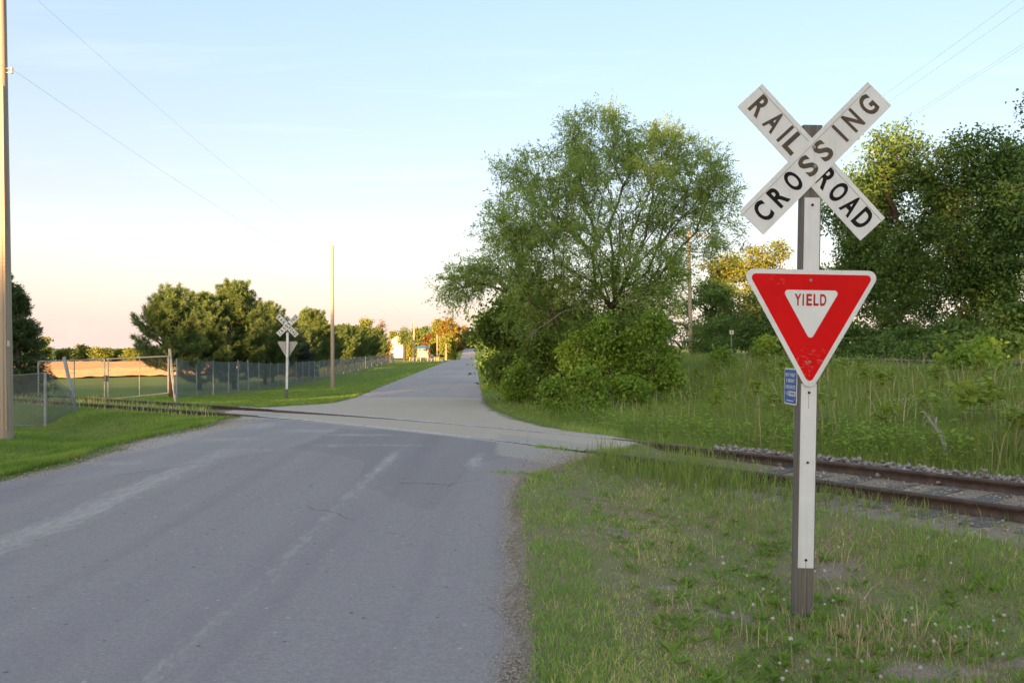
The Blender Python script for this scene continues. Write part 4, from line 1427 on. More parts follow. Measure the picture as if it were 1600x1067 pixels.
# ------------------------------------------------------------------ the willow and the thicket under it
def G3(u, v, Y): return tuple(P(u, v, Y))
WY = 28.0
wb = P(935, 616, WY); wb.z = hz(wb.x, wb.y)
wt = [[tuple(wb), G3(938, 560, WY), G3(942, 500, WY), G3(925, 455, WY + .3), G3(905, 415, WY + .5), G3(880, 370, WY)],
      [G3(942, 500, WY), G3(955, 450, WY + .4), G3(968, 400, WY + .6), G3(955, 330, WY + .8), G3(950, 270, WY + .8)],
      [G3(950, 560, WY), G3(985, 515, WY - .5), G3(1020, 455, WY - .4), G3(1050, 390, WY), G3(1075, 330, WY + .4)],
      [G3(955, 480, WY + .2), G3(990, 420, WY + 1.), G3(1010, 350, WY + 1.2), G3(1020, 290, WY + 1.2)],
      [G3(910, 612, WY - .5), G3(895, 570, WY - .6), G3(868, 510, WY - .7), G3(845, 460, WY - .5), G3(815, 420, WY - .4), G3(790, 380, WY)],
      [G3(868, 510, WY - .7), G3(838, 480, WY), G3(790, 455, WY + .5), G3(745, 440, WY + .8), G3(710, 432, WY + 1)]]
wl_ = [lobe_px(930, 215, 62, 40, WY + .5, 1.6, 1.1), lobe_px(870, 270, 80, 42, WY, 1.8, 1.3), lobe_px(1015, 235, 60, 40, WY + 1, 1.7, 1.2),
       lobe_px(1085, 265, 52, 50, WY + .6, 1.5, 1.1), lobe_px(1120, 300, 42, 45, WY + .6, 1.2, .6), lobe_px(960, 310, 120, 70, WY, 2.4, 2.6),
       lobe_px(830, 345, 75, 55, WY - .3, 2., 1.6), lobe_px(800, 400, 55, 55, WY - .3, 1.8, 1.2), lobe_px(890, 400, 110, 60, WY - .6, 2.2, 2.0),
       lobe_px(1070, 360, 60, 60, WY, 1.6, 1.1), lobe_px(1125, 380, 30, 60, WY + .4, 1.0, .35), lobe_px(1000, 420, 80, 50, WY - .8, 1.6, 1.0),
       lobe_px(740, 430, 58, 20, WY + .8, .9, .75), lobe_px(720, 455, 36, 28, WY + .9, .7, .35), lobe_px(845, 455, 70, 35, WY - .9, 1.3, .8),
       lobe_px(1010, 480, 50, 30, WY - 1.2, .9, .55), lobe_px(880, 468, 62, 36, WY - .4, 1.4, .7), lobe_px(960, 462, 50, 36, WY + .8, 1.4, .6), lobe_px(1035, 440, 34, 46, WY - .2, 1.3, .5), lobe_px(1010, 500, 38, 40, WY + .6, 1.2, .45), lobe_px(830, 500, 50, 34, WY + .6, 1.2, .55), lobe_px(900, 510, 50, 30, WY + 1.2, 1.2, .4), lobe_px(1040, 215, 30, 14, WY + 1, .8, .2), lobe_px(790, 265, 24, 16, WY, .8, .15)]
wl_ = [(c, (r[0] * 1.0, r[1] * 1.1, r[2] * 1.0), w) for c, r, w in wl_]
tree('willow_tree', 'big spreading willow with several trunks leaning over the road', tuple(wb), wt, wl_, 1520, M["leaf_willow"], M["bark_grey"],
     (.12, .036), 92, .30, .30, 11, .0058, .45, .65, None, 'willow tree', .35, .5, .22, True)

# dead broken limbs under the willow
def dead_limb(label, pts, r0, twigs, seed, group=None, name='dead_branch', mat=None):
    g = random.Random(seed)
    b = Vector(pts[0])
    root = thing(name, label, 'branch', tuple(b), group)
    pp = [Vector(p) - b for p in pts]
    n = len(pp)
    MB().tube(pp, [r0 * (1 - .75 * i / (n - 1)) for i in range(n)], 6).build('limb', mat or M['dead_wood'], root, None, True)
    for k in range(twigs):
        i = g.randint(1, n - 1)
        s = pp[i - 1].lerp(pp[i], g.random())
        d = (pp[i] - pp[i - 1]).normalized() + Vector((g.uniform(-.9, .9), g.uniform(-.9, .9), g.uniform(-.5, .8)))
        L = g.uniform(.25, .9) * (pp[-1] - pp[0]).length * .25
        MB().tube([s, s + d * L * .5 + Vector((0, 0, .04)), s + d * L], [r0 * .35, r0 * .22, r0 * .1], 4).build('twig', mat or M['dead_wood'], root)
    return root
dead_limb('long bare broken limb arching below the willow crown', [G3(930, 492, 27.2), G3(905, 480, 26.9), G3(880, 487, 26.8), G3(850, 508, 26.7), G3(826, 523, 26.6)], .05, 9, 1)
dead_limb('bare pale branch curving low between willow and pole', [G3(1066, 545, 30), G3(1055, 533, 29.8), G3(1035, 525, 29.7), G3(1018, 526, 29.6)], .05, 3, 2)
dead_limb('second bare branch reaching left above the low pale one', [G3(1075, 512, 31), G3(1062, 505, 30.8), G3(1040, 502, 30.6), G3(1015, 503, 30.5)], .045, 3, 3)

def bush(name, label, u, vtop, vbot, ru, Y, seed, mat, leaf, ncl, per, group, stems=4, sigma=.2, cat='shrub', bark=None, squash=1.0, base_off=0):
    x = (u - 800) / FPX * Y
    z = hz(x, Y)
    g = random.Random(seed)
    top = P(u, vtop, Y).z
    H = max(.5, top - z)
    rx = ru * Y / FPX
    tr = []
    for s in range(stems):
        a = g.uniform(0, 6.28)
        dx, dy = math.cos(a) * rx * .45, math.sin(a) * rx * .45 * squash
        tr.append([(x + dx * .25, Y + dy * .25, z - .05), (x + dx * .5, Y + dy * .5, z + H * .35), (x + dx, Y + dy, z + H * g.uniform(.6, .85))])
    lb = []
    for k in range(12):
        t = g.uniform(.15, .92)
        a = g.uniform(0, 6.28)
        rr = rx * g.uniform(.2, .85) * (1.15 - abs(t - .5))
        lb.append(((x + math.cos(a) * rr, Y + math.sin(a) * rr * squash, z + H * t), (rx * g.uniform(.22, .5), rx * g.uniform(.22, .5) * squash, H * g.uniform(.06, .17)), 1))
    lb.append(((x, Y, z + H * .82), (rx * .4, rx * .4 * squash, H * .17), 1))
    return tree(name, label, (x, Y, z), tr, lb, ncl, mat, bark or M['bark_grey'], leaf, per, sigma, .25, seed, .006, .5, .3, group, cat, .4, .6, .06)

TH = 'box elder bushes under the willow'
EL, MD = M['leaf_elder'], M['leaf_mid']
for k, (nm, lab, u, vt, ru, Y, mat, ncl, stems) in enumerate((
        ('box_elder_bush', 'tall bright green sapling right of centre under the willow', 1022, 488, 27, 25.2, EL, 84, 3),
        ('box_elder_bush', 'bright green sapling beside the tallest one, slightly lower', 988, 512, 24, 25.6, EL, 70, 3),
        ('box_elder_bush', 'upright bright green bush in front of the willow trunk', 945, 482, 30, 25.9, EL, 92, 4),
        ('box_elder_bush', 'rounder bright bush left of the willow trunk', 905, 508, 28, 26.2, EL, 80, 3),
        ('box_elder_bush', 'small fresh green bush lowest in front of the willow', 918, 572, 24, 22.6, EL, 48, 3),
        ('box_elder_bush', 'green bush left of the dark gap under the willow', 842, 528, 30, 27.2, MD, 80, 3),
        ('box_elder_bush', 'low green bush at the road side of the thicket', 812, 560, 24, 28.0, EL, 56, 3),
        ('box_elder_bush', 'small green bush left of the tall dry stakes', 868, 588, 19, 23.8, EL, 34, 2),
        ('box_elder_bush', 'low leafy clump at the right foot of the thicket', 982, 592, 22, 23.4, EL, 42, 3),
        ('box_elder_bush', 'thin leafy sapling standing right of the thicket', 1046, 566, 14, 24.8, EL, 26, 2),
        ('roadside_thicket', 'dark green thicket overhanging the right road edge', 792, 450, 40, 33, MD, 170, 4),
        ('roadside_thicket', 'tall leafy thicket behind the roadside thicket', 842, 440, 50, 35, MD, 210, 4),
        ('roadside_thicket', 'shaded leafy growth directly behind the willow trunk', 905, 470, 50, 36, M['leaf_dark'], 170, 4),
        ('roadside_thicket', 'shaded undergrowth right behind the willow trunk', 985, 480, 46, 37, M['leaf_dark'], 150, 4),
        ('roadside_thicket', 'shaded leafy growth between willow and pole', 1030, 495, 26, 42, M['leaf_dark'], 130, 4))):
    far = Y > 30
    bush(nm, lab, u, vt, 640, ru, Y, 21 + k, mat, (.17, .11) if far else (.125, .08), ncl, 44, TH, stems, .3 if far else .15)
# far shrubs along the right of the road behind the thicket
for u, vt, Y, ru, sd, lab in ((775, 488, 48, 26, 31, 'leafy tree rising behind the roadside thicket by the road'), (812, 470, 52, 34, 32, 'second leafy tree behind the roadside thicket')):
    bush('roadside_tree', lab, u, vt, 600, ru, Y, sd, M['leaf_dark'], (.25, .16), 150, 34, 'trees along the right of the road', 3, .4, 'tree')

# ------------------------------------------------------------------ wood on the right, behind the far track
def wood_tree(label, u, vtop, Y, ru, seed, mat, ncl=260, per=36, leaf=(.2, .135), name='wood_tree', gap=.26, group='trees of the wood on the right', bark=None, lean=0, vlow=None):
    x = (u - 800) / FPX * Y
    z = hz(x, Y)
    g = random.Random(seed)
    H = P(u, vtop, Y).z - z
    rx = ru * Y / FPX
    fx = lean * H
    tr = [[(x, Y, z - .1), (x + fx * .2, Y, z + H * .2), (x + fx * .45 + g.uniform(-.2, .2), Y, z + H * .42), (x + fx * .7 + g.uniform(-.3, .3), Y, z + H * .62), (x + fx, Y, z + H * .85)]]
    for k in range(3):
        s = tr[0][1 + k % 3]
        a = g.uniform(0, 6.28)
        tr.append([s, (s[0] + math.cos(a) * rx * .3, s[1] + math.sin(a) * rx * .3, s[2] + H * .14), (s[0] + math.cos(a) * rx * .55, s[1] + math.sin(a) * rx * .55, s[2] + H * .27)])
    lb = []
    for k in range(20):
        t = gap + (.95 - gap) * (k + g.random()) / 20
        a = g.uniform(0, 6.28)
        prof = math.sin(min(1, (t - gap * .75) / (1.02 - gap * .75)) * math.pi) ** .6
        rr = rx * g.uniform(.2, .8) * prof
        lb.append(((x + fx * t + math.cos(a) * rr, Y + math.sin(a) * rr, z + H * t), (rx * g.uniform(.25, .42), rx * g.uniform(.25, .42), H * g.uniform(.06, .12)), 1))
    lb.append(((x + fx, Y, z + H * .92), (rx * .35, rx * .35, H * .08), .8))
    return tree(name, label, (x, Y, z), tr, lb, int(ncl * 1.05), mat, bark or M['bark_dark'], leaf, per, .36, .1, seed, .013, .5, .32, group, 'tree', .3, .6, .22)
wood_tree('tall tree with sun-gilded top right behind the crossing sign', 1405, 205, 46, 90, 41, M['leaf_dark'], 330)
wood_tree('broad dark tree with the highest crown in the wood', 1500, 205, 44, 95, 42, M['leaf_dark'], 360)
wood_tree('dark tree at the right picture edge', 1590, 215, 42, 80, 43, M['leaf_dark'], 330)
wood_tree('dark tree just right of the crossing sign post', 1330, 262, 50, 58, 44, M['leaf_dark'], 240)
wood_tree('slender tree between the two tallest dark trees', 1455, 270, 52, 60, 45, M['leaf_dark'], 240)
wood_tree('rear tree filling the gap at the right of the wood', 1545, 290, 58, 70, 46, M['leaf_dark'], 240)
wood_tree('near tree whose branch tips enter at the upper right edge', 1690, 120, 33, 105, 47, M['leaf_dark'], 330, leaf=(.17, .11))
wood_tree('dark tree rising between sign post and gilded tree', 1365, 255, 49, 70, 55, M['leaf_dark'], 260)
wood_tree('dark tree filling the wood right of the broad dark tree', 1560, 235, 47, 75, 56, M['leaf_dark'], 260)
wood_tree('rear dark tree closing the gap behind the crossing sign', 1430, 330, 60, 85, 57, M['leaf_dark'], 240)
wood_tree('yellow-topped tree behind the yield sign', 1200, 385, 82, 75, 48, M['leaf_spring'], 320, leaf=(.26, .18), gap=.15)
wood_tree('yellow-topped tree left of the yield sign', 1135, 400, 80, 52, 49, M['leaf_spring'], 240, leaf=(.26, .18), gap=.15)
wood_tree('dark green tree below the yellow crowns by the pole', 1105, 440, 72, 60, 50, M['leaf_dark'], 240, leaf=(.24, .16), gap=.08)
wood_tree('dark green tree low behind the yield sign', 1210, 455, 62, 70, 51, M['leaf_dark'], 260, leaf=(.22, .15), gap=.08)
wood_tree('young tree low behind the sign post at the wood edge', 1290, 420, 56, 50, 52, M['leaf_dark'], 200, gap=.1)
wood_tree('rear tree seen through the trunks at the wood centre', 1400, 400, 70, 80, 53, M['leaf_spring'], 220, leaf=(.26, .18), gap=.1)
wood_tree('rear tree low behind the dark trees at right', 1530, 440, 64, 70, 54, M['leaf_spring'], 200, leaf=(.26, .18), gap=.1)
for k, (u, vt, Y, ru, lab) in enumerate(((1330, 505, 44, 60, 'dark shrub at the foot of the wood right of the sign'), (1425, 512, 42, 60, 'dark shrub at the wood edge in the middle'),
                             (1510, 498, 40, 60, 'dark shrub below the broad dark tree'), (1590, 480, 36, 55, 'dense dark shrub at the right picture edge'),
                             (1180, 505, 60, 60, 'dark shrub behind the small marker sign'), (1105, 500, 62, 45, 'dark shrub behind the crossarm pole'),
                             (1255, 500, 52, 50, 'dark shrub hidden partly by the yield sign'), (1470, 535, 34, 60, 'low shrub on the bank before the wood'),
                             (1555, 530, 30, 60, 'low scrubby shrub near the right edge of the bank'), (1370, 535, 40, 55, 'low shrub on the bank right of the post'))):
    bush('wood_edge_shrub', lab, u, vt, 575, ru, Y, 60 + k, M['leaf_dark'], (.2, .13), 130, 32, 'shrubs along the edge of the wood', 4, .34)
dead_limb('pale fallen trunk leaning inside the wood', [G3(1440, 555, 41), G3(1470, 520, 41.5), G3(1500, 500, 42)], .12, 3, 8, None, 'fallen_trunk')
# light shrubs on the bank
for k, (u, vt, Y, ru, lab) in enumerate(((1195, 527, 42, 20, 'light green sapling left of the yield sign point'), (1512, 548, 22, 30, 'rounded light green bush in the weeds at right'),
                                         (1540, 535, 24, 14, 'thin light sapling right of the rounded bush'), (1130, 545, 40, 18, 'small green bush beside the marker post'))):
    bush('sapling_bush', lab, u, vt, 600, ru, Y, 80 + k, M['leaf_elder'], (.16, .1), 50, 26, 'light green saplings on the bank', 3, .16)

# ------------------------------------------------------------------ conifers on the left
PG = 'pines behind the long fence'
conifer('pine_tree', 'rounded pine behind the gate, leftmost of the pines', -17.0, 41.5, 4.9, 2.1, 101, M['needle_pine'], 'pine', PG, needle=.24, skirt=.2)
conifer('pine_tree', 'tallest pine with pale pointed top behind the fence', -19.2, 57.5, 6.7, 3.2, 102, M['needle_pine'], 'pine', PG, needle=.27)
conifer('pine_tree', 'dark pine left of the tallest pine', -20.5, 54.5, 5.9, 2.5, 112, M['needle_pine'], 'pine', PG, needle=.26)
conifer('pine_tree', 'pine right of the tallest pine beside the far crossing sign', -19.6, 66, 5.9, 2.9, 103, M['needle_pine'], 'pine', PG, needle=.27)
conifer('blue_spruce', 'bluish spruce just right of the far crossing sign', -20.6, 80, 4.6, 1.7, 104, M['needle_blue'], 'spruce', None, needle=.22, cat='spruce')
pA = conifer('pine_tree', 'pine with yellowish tip between sign and middle pole', -22.3, 92, 6.6, 3.3, 105, M['needle_pine'], 'pine', PG, needle=.3)
for x, y, s, lab in ((-23.6, 106, .82, 'pine directly behind the middle pole'), (-24.2, 118, .92, 'first pine right of the middle pole'), (-25.3, 133, .95, 'second pine right of the middle pole'),
                     (-21.0, 73, .86, 'pine between the far crossing sign and the tallest pine'), (-21.8, 85, .84, 'pine just behind the bluish spruce'), (-24.8, 125, .9, 'pine filling the row right of the middle pole'), (-25.9, 142, .94, 'pine filling the row near the fence end'),
                     (-26.3, 150, .98, 'third pine right of the middle pole'), (-27.2, 166, 1.0, 'last bushy pine before the fence end'), (-23.0, 98, .9, 'small pine tucked left of the middle pole')):
    place_copy(pA, x, y, s * random.uniform(.95, 1.05), random.uniform(0, 6.28), lab, PG, s * random.uniform(.88, 1.0))
conifer('spruce_tree', 'dark spiky spruce behind the left edge pole', -17.7, 28.9, 4.1, 1.55, 106, M['needle_spruce'], 'spruce', 'spruces at the left edge', needle=.15, nw=15, cat='spruce', skirt=.02)
conifer('spruce_tree', 'second smaller spruce leader right of the left edge pole', -16.6, 28.0, 3.5, .9, 107, M['needle_spruce'], 'spruce', 'spruces at the left edge', needle=.14, nw=11, cat='spruce', skirt=.02)

# ------------------------------------------------------------------ shade trees behind the viewer (they keep the near ground in evening shade)
SD = np.array([-math.sin(SUN_AZ), -math.cos(SUN_AZ)]); SW = np.array([SD[1], -SD[0]])
def shade_tree(label, w, t, h, r, seed, low=.04):
    p = SD * t + SW * w
    x, y = float(p[0]), float(p[1])
    z = hz(x, y)
    g = random.Random(seed)
    tr = [[(x, y, z - .1), (x, y, z + h * .3), (x, y, z + h * .6), (x, y, z + h * .85)]]
    lb = []
    for k in range(16):
        f = low + (1 - low) * (k + g.random()) / 16
        a = g.uniform(0, 6.28)
        prof = (1 - max(0, f - .55) / .62) ** .7
        lb.append(((x + math.cos(a) * r * .5 * prof, y + math.sin(a) * r * .5 * prof, z + h * f * .94), (r * .62 * prof, r * .62 * prof, h * .09), 1))
    tree('shade_tree', label, (x, y, z), tr, lb, 260, M['leaf_dark'], M['bark_dark'], (.85, .6), 15, .5, .1, seed, .02, .5, .3, 'trees behind the viewpoint', 'tree', .25, .6, .3)
for k, (w, t, h, r) in enumerate(((-66, -100, 8.5, 7), (-55, -102, 11, 7.5), (-44, -100, 15, 7.5), (-34, -101, 16, 7), (-26, -100, 15, 5), (-22.3, -99, 15.5, 2.8), (-17.4, -99, 12, 3.6), (-15, -108, 12.4, 5), (-8.6, -101, 20.5, 5.0), (-9, -111, 20.5, 6), (-4.6, -97, 18.5, 2.8), (-11.6, -97, 22.5, 2.4),
                                  (-1.2, -98, 20, 3), (.9, -98, 21, 3), (-.3, -106, 21, 3.4), (3.9, -98, 23, 2.8), (8.4, -101, 26.5, 5), (15.5, -103, 26.5, 6.5), (24, -100, 26, 6.5),
                                  (34, -102, 22, 7), (45, -100, 21, 7.5), (-39, -112, 15, 8), (-28, -111, 14, 7), (11, -112, 26, 7), (57, -100, 20, 8))):
    shade_tree('leafy tree of the row behind the viewpoint, outside the picture', w, t, h * 1.14, r, 300 + k)

# ------------------------------------------------------------------ grass
def in_view(x, y, m=.6): return (np.abs(x) < .63 * y + m)
def verge_grass():
    g = np.random.default_rng(71)
    n = 230000
    y = 3.4 + 10.5 * g.random(n) ** 1.55
    x = XR(y) - .04 + g.random(n) * (.64 * y + .6 - XR(y))
    q, _ = track_q(x, y)
    off = x - XR(y)
    edge_n = -.03 + .16 * fbm(y * 2.3, y * 0, 81, 3)
    mk = ground_masks(x, y)
    patch = fbm(x * 1.6, y * 1.6, 83, 4)
    dens = np.clip(.35 + 1.3 * (patch - .3), .15, 1) * (1 - .93 * np.clip(mk['dirt'], 0, 1)) 
    band = np.exp(-((x - XR(y) - 1.0 - .12 * (y - 5)) / .4) ** 2)
    keep = (q < -.95) & (off > edge_n) & (g.random(n) < dens)
    keep &= (g.random(n) < .25) | (q < -1.6)
    x, y, patch, band, q, off = x[keep], y[keep], patch[keep], band[keep], q[keep], off[keep]
    tall = fbm(x * .9, y * .9, 85, 3)
    h = (.022 + .055 * np.clip(tall - .25, 0, 1) + .02 * (off < .6)) * g.uniform(.5, 1.4, len(x))
    near_post = np.exp(-(((x - 1.98) / .5) ** 2 + ((y - 5.6) / .35) ** 2))
    h = h * (1 + .1 * near_post) + .06 * (q > -2.6) * g.random(len(x))
    w = g.uniform(.0028, .0055, len(x)) * (.8 + y / 12)
    dry = np.clip(.55 * band + 1.2 * (fbm(x * 2.1, y * 2.1, 87, 3) - .5), 0, .7)
    tint = g.uniform(.05, .6, len(x)) + np.where(g.random(len(x)) < .08 + dry, .42, 0)
    blades('verge_grass', 'short patchy grass with dry straw on the right verge around the post', x, y, h, w, tint, M['grass_verge'], .75, 72)
verge_grass()

def dandelion_leaves():
    g = np.random.default_rng(91)
    n = 520
    yc = 3.8 + 6.5 * g.random(n) ** 1.3; xc = XR(yc) + .8 + g.random(n) * (.6 * yc - .6)
    q, _ = track_q(xc, yc)
    k = (q < -2.2)
    xc, yc = xc[k], yc[k]
    per = 8
    i = np.repeat(np.arange(len(xc)), per)
    a = g.uniform(0, 6.28, len(i))
    p = np.stack([xc[i] + .01 * np.cos(a), yc[i] + .01 * np.sin(a), height(xc, yc)[i] + .012], 1)
    al = np.stack([np.cos(a), np.sin(a), g.uniform(.25, .9, len(i))], 1)
    me = leaf_mesh('broadleaf_weeds', p, al, np.tile([0, 0, 1.], (len(i), 1)), g.uniform(.05, .12, len(i)), g.uniform(.014, .026, len(i)), g.uniform(.1, .6, len(i)), M['leaf_elder'], .3)
    tag(link('broadleaf_weeds', me), 'low green broadleaf weeds scattered through the verge grass', 'weeds', kind='stuff')
dandelion_leaves()

def lawn():
    g = np.random.default_rng(73)
    n = 150000
    y = 9 + 34 * g.random(n) ** 1.6
    x = XL(y) - g.random(n) * (.64 * y + XL(y) + .5)
    d = XL(y) - x
    q, _ = track_q(x, y)
    keep = (d > .08 + .25 * fbm(y * 1.9, y * 0, 91, 3)) & (np.abs(q) > 1.05) & ((y < 20.3) | (x > -11.3) | (y > 24)) & (x > -.64 * y - .5)
    keep &= ~((np.abs(q) < 1.3) & (g.random(n) < .5))
    x, y, d = x[keep], y[keep], d[keep]
    h = (.035 + .05 * fbm(x * .8, y * .8, 93, 3)) * g.uniform(.6, 1.3, len(x)) * (1 + .9 * np.exp(-(d / .5) ** 2)) 
    w = .004 + .00045 * y
    tint = np.clip(g.normal(.42, .15, len(x)) + 0.9 * (fbm(x * .6, y * .6, 95, 4) - .5) + .22 * np.sin(y * 3.6 + .4 * x) + .35 * np.exp(-(d / .35) ** 2) * g.random(len(x)), 0, 1)
    blades('lawn_grass', 'mown green lawn grass left of the road', x, y, h, w * g.uniform(.7, 1.2, len(x)), tint, M['grass_lawn'], .5, 74)
    n = 60000
    y = 42 + 150 * g.random(n) ** 1.7
    x = XL(y) - .1 - g.random(n) * (5.5 + .03 * y) 
    right = g.random(n) < .34
    x = np.where(right, XR(y) + .15 + g.random(n) ** 1.3 * 5, x)
    h = g.uniform(.05, .10, n) * np.where(right, 1.6, 1)
    blades('lawn_grass', 'distant mown grass strips along both sides of the far road', x, y, h, .012 + .0004 * y, np.clip(g.normal(.45, .15, n), 0, 1), M['grass_lawn'], .4, 75, segs=1)
    # grass between the rails on the left and along them
    n = 9000
    i = g.integers(TRK0 - 150, TRK0 - 30, n); t = g.uniform(-1.25, 1.25, n)
    x = TRK[i, 0] + TRK_N[i, 0] * t; y = TRK[i, 1] + TRK_N[i, 1] * t
    off = XL(y) - x
    k = (off > .5) & (np.abs(np.abs(t) - .75) > .09) & (g.random(n) < .75)
    x, y = x[k], y[k]
    blades('track_grass', 'dry grass and weeds growing between the left rails', x, y, g.uniform(.05, .22, len(x)), np.full(len(x), .012), np.where(g.random(len(x)) < .45, .95, .4) * g.uniform(.8, 1, len(x)), M['grass_verge'], .4, 76)
lawn()

def weeds():
    g = np.random.default_rng(77)
    n = 150000
    y = 8 + 62 * g.random(n) ** 1.9
    x0 = np.maximum(XR(y) + .25, -99)
    x = x0 + g.random(n) * (.66 * y + 1 - x0)
    q, _ = track_q(x, y)
    off = x - XR(y)
    keep = ((q > 1.95) | (y > 40)) & (x < 17.5 - .0 * y) & (np.abs(x - (14.4 + (y - 15) * .045)) > 1.9)
    x, y, q, off = x[keep], y[keep], q[keep], off[keep]
    ramp = sstep(off, .2, 3.2) * sstep(q, 1.6, 3.2)
    hn = fbm(x * .45, y * .45, 97, 3)
    h = (.06 + (.16 + .32 * hn) * ramp) * g.uniform(.55, 1.3, len(x))
    w = .0045 + .00042 * y
    tint = np.clip(g.normal(.45, .2, len(x)) + .6 * (fbm(x * .6, y * .6, 99, 3) - .5), 0, 1)
    blades('tall_grass', 'tall green grass and weeds on the bank between the two tracks', x, y, h, w * g.uniform(.7, 1.3, len(x)), tint, M['grass_tall'], .38, 78)
    # broad low foliage among the grass
    n = 9000
    y = 9 + 40 * g.random(n) ** 1.6
    x = XR(y) + 1.2 + g.random(n) * (.66 * y - XR(y))
    q, _ = track_q(x, y)
    k = (q > 2.0) & (x < 13.4)
    x, y = x[k], y[k]
    cl = fbm(x * .7, y * .7, 103, 3) > .47
    x, y = x[cl], y[cl]
    per = 7
    i = np.repeat(np.arange(len(x)), per)
    zz = height(x, y)
    p = np.stack([x[i] + g.normal(0, .07, len(i)), y[i] + g.normal(0, .07, len(i)), zz[i] + g.uniform(.08, .5, len(i))], 1)
    al = g.normal(0, 1, (len(i), 3)); al[:, 2] = np.abs(al[:, 2]) * .3
    me = leaf_mesh('leafy_weeds', p, al, g.normal(0, .4, (len(i), 3)) + np.array([0, 0, 1.]), g.uniform(.05, .11, len(i)), g.uniform(.025, .05, len(i)), g.uniform(.2, .9, len(i)), M['leaf_elder'], .2)
    tag(link('leafy_weeds', me), 'leafy green weeds mixed into the tall bank grass', 'weeds', kind='stuff')
    # last year's dry stalks
    n = 2800
    y = 9.5 + 36 * g.random(n) ** 1.5
    x = XR(y) + 2.2 + g.random(n) * (.66 * y - XR(y) - 1)
    q, _ = track_q(x, y)
    k = (q > 2.1) & (x < 13.4) & (fbm(x * .5, y * .5, 107, 3) > .42)
    x, y = x[k], y[k]
    blades('dry_stalks', 'thin dry tan stalks standing in the bank weeds', x, y, g.uniform(.3, .9, len(x)), g.uniform(.008, .015, len(x)) * (.7 + y / 30), g.uniform(.3, 1, len(x)), M['dry_stalk'], .28, 79)
    # grass tufts along the spur track on the right
    n = 15000
    i = g.integers(TRK0 + 8, len(TRK) - 34, n)
    cluster = fbm(i * .09, i * 0, 111, 3)
    t = np.where(g.random(n) < .62, -.98 - np.abs(g.normal(0, .4, n)), np.where(g.random(n) < .5, g.normal(1.75, .25, n), g.uniform(-.6, .6, n)))
    x = TRK[i, 0] + TRK_N[i, 0] * t; y = TRK[i, 1] + TRK_N[i, 1] * t
    near = np.exp(-((x - 1.9) / 1.3) ** 2)
    keep = (x - XR(y) > .25) & (g.random(n) < np.clip(.12 + 1.3 * (cluster - .45) + .95 * near, .02, 1)) & ~((np.abs(t) < .7) & (x > 3.3)) & (np.abs(np.abs(t) - .75) > .09)
    x, y, near = x[keep], y[keep], near[keep]
    blades('track_grass', 'green grass tufts growing along the rails near the crossing', x, y, g.uniform(.06, .2, len(x)) * (1 + 1.2 * near), g.uniform(.005, .010, len(x)), np.clip(g.normal(.45, .2, len(x)), 0, 1), M['grass_tall'], .4, 80)
    n = 3800
    i = g.integers(TRK0 + 7, TRK0 + 22, n); t = np.where(g.random(n) < .85, g.uniform(-1.75, -.5, n), g.uniform(-.5, .5, n))
    x = TRK[i, 0] + TRK_N[i, 0] * t + g.normal(0, .1, n); y = TRK[i, 1] + TRK_N[i, 1] * t + g.normal(0, .1, n)
    q, _ = track_q(x, y)
    keep = (x - XR(y) > .12) & (np.abs(np.abs(q) - .75) > .06) & (x < 3.7 - .5 * (q > -.7))
    dens = np.clip(1.15 - .3 * np.abs(x - 2.0), .2, 1) * (.4 + .9 * fbm(x * 2.2, y * 2.2, 117, 2))
    keep &= g.random(n) < dens
    x, y = x[keep], y[keep]
    blades('track_grass', 'tall grass clump hiding the near rail beside the crossing apron', x, y, g.uniform(.08, .36, len(x)) * (.45 + 1.0 * fbm(x * 1.8, y * 1.8, 119, 2)), g.uniform(.006, .011, len(x)), np.clip(g.normal(.5, .2, len(x)), 0, 1), M['grass_tall'], .4, 82)
    # grass strips in the apron cracks
    pts = []
    for (ax, ay, bx, by, m, hh) in ((.35, 12.55, 1.15, 11.95, 500, .06), (-.25, 10.35, .35, 10.2, 260, .045), (1.2, 12.0, 1.75, 12.2, 300, .07), (.9, 15.1, 1.8, 14.0, 500, .12)):
        t = g.random(m)
        pts.append(np.stack([ax + (bx - ax) * t + g.normal(0, .05, m), ay + (by - ay) * t + g.normal(0, .04, m), np.full(m, hh)], 1))
    A = np.concatenate(pts)
    blades('apron_grass', 'small grass strips growing in cracks of the crossing apron', A[:, 0], A[:, 1], A[:, 2] * g.uniform(.5, 1.4, len(A)), np.full(len(A), .006), np.clip(g.normal(.5, .2, len(A)), 0, 1), M['grass_verge'], .6, 81, z=road_z(A[:, 1]) + .005)
weeds()

# ------------------------------------------------------------------ dandelions on the verge
M['seed_head'] = simple('seed_head', (.48, .47, .44), .1, 60, .9, 0, .5, 300, .1)
M['dandelion_stem'] = simple('dandelion_stem', (.26, .22, .11), .3, 30, .8)
def dandelion_proto(seed, h):
    g = random.Random(seed)
    root = thing('dandelion', 'dandelion gone to seed with white head on the verge', 'dandelion', (0, 0, 0), 'dandelion seed heads on the right verge')
    b = Vector((g.uniform(-.03, .03), g.uniform(-.03, .03), h))
    MB().tube([(0, 0, -.01), tuple(b * .5 + Vector((.006, 0, 0))), tuple(b)], [.0028, .0024, .002], 5).build('stem', M['dandelion_stem'], root)
    bm = bmesh.new()
    bmesh.ops.create_icosphere(bm, subdivisions=2, radius=.0102)
    for v in bm.verts:
        v.co *= g.uniform(.78, 1.12)
        v.co += b + Vector((0, 0, .004))
    me = bpy.data.meshes.new('seed_head'); bm.to_mesh(me); bm.free()
    me.materials.append(M['seed_head'])
    link('seed_head', me, root)
    return root
protos = [dandelion_proto(s, h) for s, h in ((1, .12), (2, .16), (3, .09), (4, .20))]
g = np.random.default_rng(121)
spots = []
